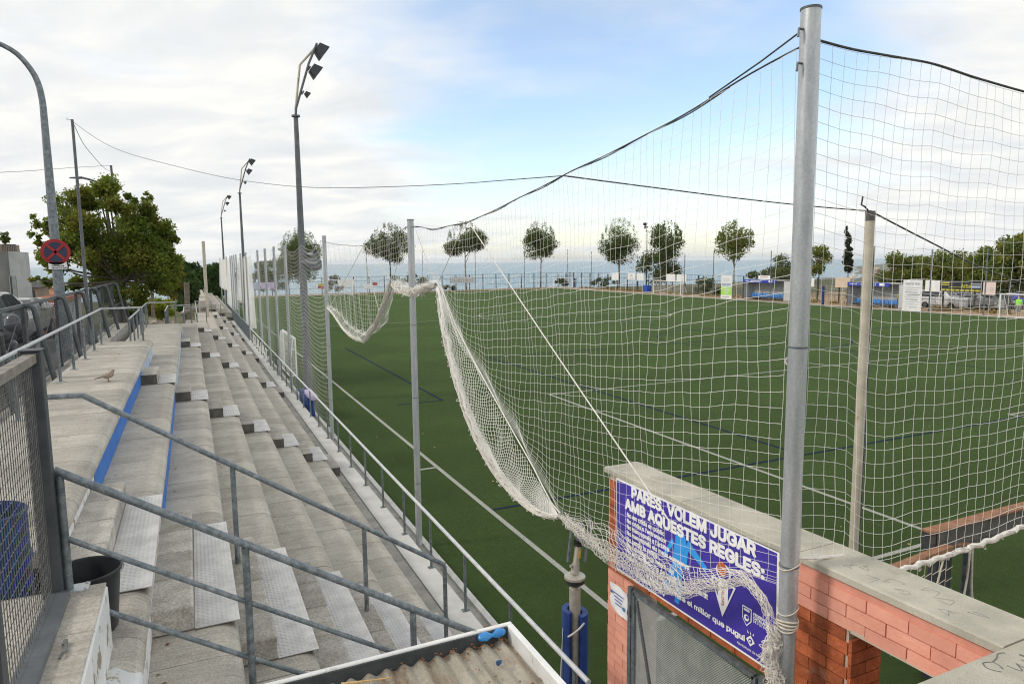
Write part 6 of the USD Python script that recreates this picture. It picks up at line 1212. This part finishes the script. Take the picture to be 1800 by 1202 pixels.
dugout('first dugout shelter with a blue sign, left of the tall pole', 1306, 1376, 63.6, (492, 500), [('Cafeteria', .05, .12), ('BONTALLA', .22, .20)]); dugout('second dugout shelter with a blue sign reading LO, right of the tall pole', 1488, 1578, 63.6, (497, 507), [('Futbol Club', .06, .12), ('LO', .33, .22), ('I', .66, .22)])
bc = at(1133, 510, x=64.6); MB().cbox(bc[0], bc[0]+.9, bc[1]-.6, bc[1]+.6, .03, 1.15, .05).build('rubbish_bin', 'bin_blue', label='dark blue bin beside the far small goal', cat='bin')
p = at(1011, 500, y=115); MB().cbox(p[0]-.18, p[0]+.18, 114.8, 115.1, 0, 1.75, .03).build('padded_column', 'foam_blue', label='dark blue padded column at the far corner', cat='post'); p = at(1447, 515, x=63.2); MB().tube([(p[0], p[1], .0), (p[0], p[1], 2.1)], .14, 12).build('padded_column', 'foam_blue', label='dark blue padded column left of the second dugout', cat='post', smooth=40)

# ------------------------------------------------------------------ goals
def goal(label, p0_, p1_, h, depth, back, r=.055, net=True, mat='goal_white'):
    p0_, p1_, back = (np.array(q, float) for q in (p0_, p1_, back)); t = thing('goal', label, 'goal', (*((p0_+p1_)/2), 0))
    for q in (p0_, p1_):
        MB().tube([(*q, 0), (*q, h)], r, 12).build('upright', mat, t, smooth=40); b_ = q+back*depth; MB().tube([(*q, h), (*(q+back*depth*.35), h-.05), (*b_, .05)], .025, 8).build('stay', mat, t, smooth=40); MB().tube([(*q, .04), (*b_, .04)], .03, 8).build('side_bar', mat, t, smooth=40)
    MB().tube([(*p0_, h), (*p1_, h)], r, 12).build('crossbar', mat, t, smooth=40); MB().tube([(*(p0_+back*depth), .05), (*(p1_+back*depth), .05)], .03, 8).build('back_bar', mat, t, smooth=40)
    if net:
        n = int(np.linalg.norm(p1_-p0_)/.16); A, B = [], []; prof = [(0, h), (.35, h-.05), (1, .05)]
        for i in range(n+1):
            q = p0_+(p1_-p0_)*i/n
            for (u0, z0_), (u1, z1_) in zip(prof[:-1], prof[1:]): A.append((*(q+back*depth*u0), z0_)); B.append((*(q+back*depth*u1), z1_))
        for u in np.linspace(0, 1, 16): z = np.interp(u, [0, .35, 1], [h, h-.05, .05]); A.append((*(p0_+back*depth*u), z)); B.append((*(p1_+back*depth*u), z))
        for q in (p0_, p1_):
            for u in np.linspace(.05, 1, 9): z = np.interp(u, [0, .35, 1], [h, h-.05, .05]); A.append((*(q+back*depth*u), .04)); B.append((*(q+back*depth*u), z))
            for z in np.linspace(.2, h-.1, 9): A.append((*q, z)); B.append((*(q+back*depth*np.interp(z, [.05, h-.05], [1, .35])), z))
        MB().strands(A, B, .006, 3).build('goal_net', 'net_white', t, kind='stuff')
goal('small white goal on the far side, left of the green banner', (64.1, 86), (64.1, 79.6), 2.0, 1.2, (1, 0)); goal('white goal on the far side at the right edge', (61.7, 34.9), (61.7, 28.9), 2.0, 1.3, (1, 0))
q = at(537.7, 521, z=0); goal('white goal at the far end seen through the netting', (q[0], q[1]), (q[0]+7.3, q[1]), 2.44, 1.8, (0, 1)); q = at(967, 505, z=0); goal('small distant goal by the far fence right of the oval tree', (q[0]-1.6, 113.5), (q[0]+2.4, 113.5), 1.9, 1.0, (0, 1), net=False)
goal('white training goal standing by the touchline, side on behind the netting', (4.2, 37.2), (4.2, 32.6), 1.76, .9, (-.35, 0), r=.035)
MB().cbox(3.34, 3.58, 23.6, 25.5, .013, .68, .02).build('pad_stack', 'foam_blue', label='dark blue pads standing between wall and turf behind the guard rail', cat='pad'); MB().cbox(3.36, 3.60, 23.0, 24.3, .685, .84, .02).build('lilac_box', 'purple_board', label='pale lilac box on the dark blue pads', cat='box')

# ------------------------------------------------------------------ cars beyond the far fence
p = at(1657, 541, x=69.5); car('van', 'small white van parked behind the far fence, under the white board', 'van', (69.5, p[1], -.05), 91, 4.3, 1.8, 1.82, 'car_white', 'van')
p = at(1707, 541, x=70.5); car('parked_car', 'dark grey car parked right of the white van', 'car', (71, p[1]-.3, -.05), 85, 4.3, 1.8, 1.62, 'car_grey', 'van'); p = at(1775, 541, x=74); car('parked_car', 'dark blue car parked behind the goal at the right edge', 'car', (75, p[1], -.05), 88, 4.4, 1.8, 1.5, 'fascia_blue', 'hatch')
p = at(1742, 530, x=73); car('parked_car', 'black car parked under the pale pink board', 'car', (73.5, p[1], -.05), 92, 4.3, 1.8, 1.55, 'car_dark', 'hatch')

# ------------------------------------------------------------------ two people on the far side
def person(label, x, y, z, rz, top_, legs, shorts=False, h=1.75):
    s = h/1.75; t = thing('person', label, 'person', (x, y, z), rz); J = lambda a, b, c, r: (a*s, b*s, c*s, r*s)
    body = chain([[J(0, .10, .90, .105), J(0, -.10, .90, .105), J(0, .12, 1.10, .10), J(0, -.12, 1.10, .10)], [J(0, .12, 1.10, .10), J(0, -.12, 1.10, .10), J(0, .17, 1.40, .075), J(0, -.17, 1.40, .075)], [J(0, 0, 1.42, .06), J(.01, 0, 1.55, .055)], [J(.02, 0, 1.60, .085), J(.0, 0, 1.67, .092), J(.05, 0, 1.56, .05)],
        [J(.095, 0, 1.615, .016), J(.07, 0, 1.63, .02)],
        [J(0, .10, .92, .10), J(.04, .11, .50, .062)], [J(.04, .11, .50, .062), J(-.01, .11, .09, .042)], [J(0, .11, .05, .04), J(.15, .12, .035, .032)], [J(0, -.10, .92, .10), J(.02, -.11, .50, .062)], [J(.02, -.11, .50, .062), J(-.08, -.11, .09, .042)], [J(-.08, -.11, .05, .04), J(.08, -.12, .035, .032)],
        [J(0, .19, 1.40, .065), J(-.03, .24, 1.12, .048)], [J(-.03, .24, 1.12, .045), J(.10, .22, .88, .033)], [J(0, -.19, 1.40, .065), J(-.02, -.24, 1.12, .048)], [J(-.02, -.24, 1.12, .045), J(.10, -.23, .88, .033)]]
        +[[J(.11, q*.225, .86, .028), J(.135, q*.225, .80, .022)] for q in (1, -1)]+[[J(.135+.004*k, q*(.205+.013*k), .80, .010), J(.15, q*(.205+.013*k), .745+.006*abs(k-1.5), .008)] for q in (1, -1) for k in range(4)]+[[J(.125, q*.20, .83, .011), J(.155, q*.19, .80, .009)] for q in (1, -1)])
    b_ = body.refine_to_length(.03).to_mesh(); tm_ = trimesh.Trimesh(b_.vert_properties[:, :3], b_.tri_verts); trimesh.smoothing.filter_taubin(tm_, iterations=8); MB().tm(tm_).build('body', 'skin', t, smooth=True, local=True)
    MB().tm(chain([[J(0, .12, 1.02, .125), J(0, -.12, 1.02, .125), J(0, .17, 1.40, .092), J(0, -.17, 1.40, .092)], [J(0, .19, 1.40, .08), J(-.02, .23, 1.2, .065)], [J(0, -.19, 1.40, .08), J(-.02, -.23, 1.2, .065)]])).build('vest', top_, t, smooth=True, local=True)
    k = .50 if shorts else .10
    MB().tm(chain([[J(0, .10, .98, .118), J(0, -.10, .98, .118)], [J(0, .10, .95, .115), J(.04 if shorts else .04, .11, .52, .082)], [J(0, -.10, .95, .115), J(.02, -.11, .52, .082)]]+([] if shorts else [[J(.04, .11, .52, .08), J(-.01, .11, .12, .06)], [J(.02, -.11, .52, .08), J(-.08, -.11, .12, .06)]]))).build('trousers', legs, t, smooth=True, local=True)
    MB().tm(hull([J(-.02, 0, 1.68, .096), J(-.04, 0, 1.62, .085)])).build('hair', 'hair', t, smooth=True, local=True)
p = at(1581, 540, x=65.2); person('person in a yellow high-visibility vest standing beside the second dugout', 65.2, p[1], .03, 200, 'hivis_yellow', 'trousers'); p = at(1789, 560, x=63.3); person('person in a bright green top and grey shorts behind the right-hand goal', 63.3, p[1], .03, 170, 'hivis_green', 'shorts_grey', True)
# dry weeds along the far side
rng = np.random.default_rng(9); C = np.stack([rng.uniform(64.9, 66.2, 220), rng.uniform(20, 110, 220), np.full(220, .16)], 1); leaves(C, np.full(220, .32), 5200, .11, rng).build('dry_weeds', 'dry_grass', label='strip of dry weeds along the far side of the pitch', cat='weeds', kind='stuff')

# blown leaves and specks of litter on the rows
rg = np.random.default_rng(21); lt = MB()
for i in range(170):
    k = int(rg.integers(0, 7)); x = NOSE[k]-rg.uniform(.16, .5) if rg.random() < .35 else NOSE[k]-.52-rg.uniform(-.04, .03); y = ROW_START[k]+rg.uniform(.3, 16); z = ROWZ[k]+.008; a_, s_ = rg.uniform(0, 2*PI), rg.uniform(.010, .026)
    e1 = np.array([math.cos(a_), math.sin(a_), rg.uniform(-.1, .25)])*s_; e2 = np.array([-math.sin(a_), math.cos(a_), rg.uniform(-.1, .3)])*s_*.6; c_ = np.array([x, y, z])
    lt.add([c_-e1, c_+e2, c_+e1, c_-e2], [(0, 1, 2, 3)])
lt.build('leaf_litter', 'dead_leaf', label='dry leaves blown over the rows of seating', cat='leaves', kind='stuff')

sp = MB(); rg = np.random.default_rng(33)
for i in range(120):
    x, y = rg.uniform(3.9, 22), rg.uniform(6.5, 40); a_, s_ = rg.uniform(0, 2*PI), rg.uniform(.012, .035); e1 = np.array([math.cos(a_), math.sin(a_), .1])*s_; e2 = np.array([-math.sin(a_), math.cos(a_), .25])*s_*.6; c_ = np.array([x, y, .014])
    sp.add([c_-e1, c_+e2, c_+e1, c_-e2], [(0, 1, 2, 3)])
sp.build('turf_litter', 'straw', label='pale scraps and dry leaves scattered over the turf', cat='leaves', kind='stuff')
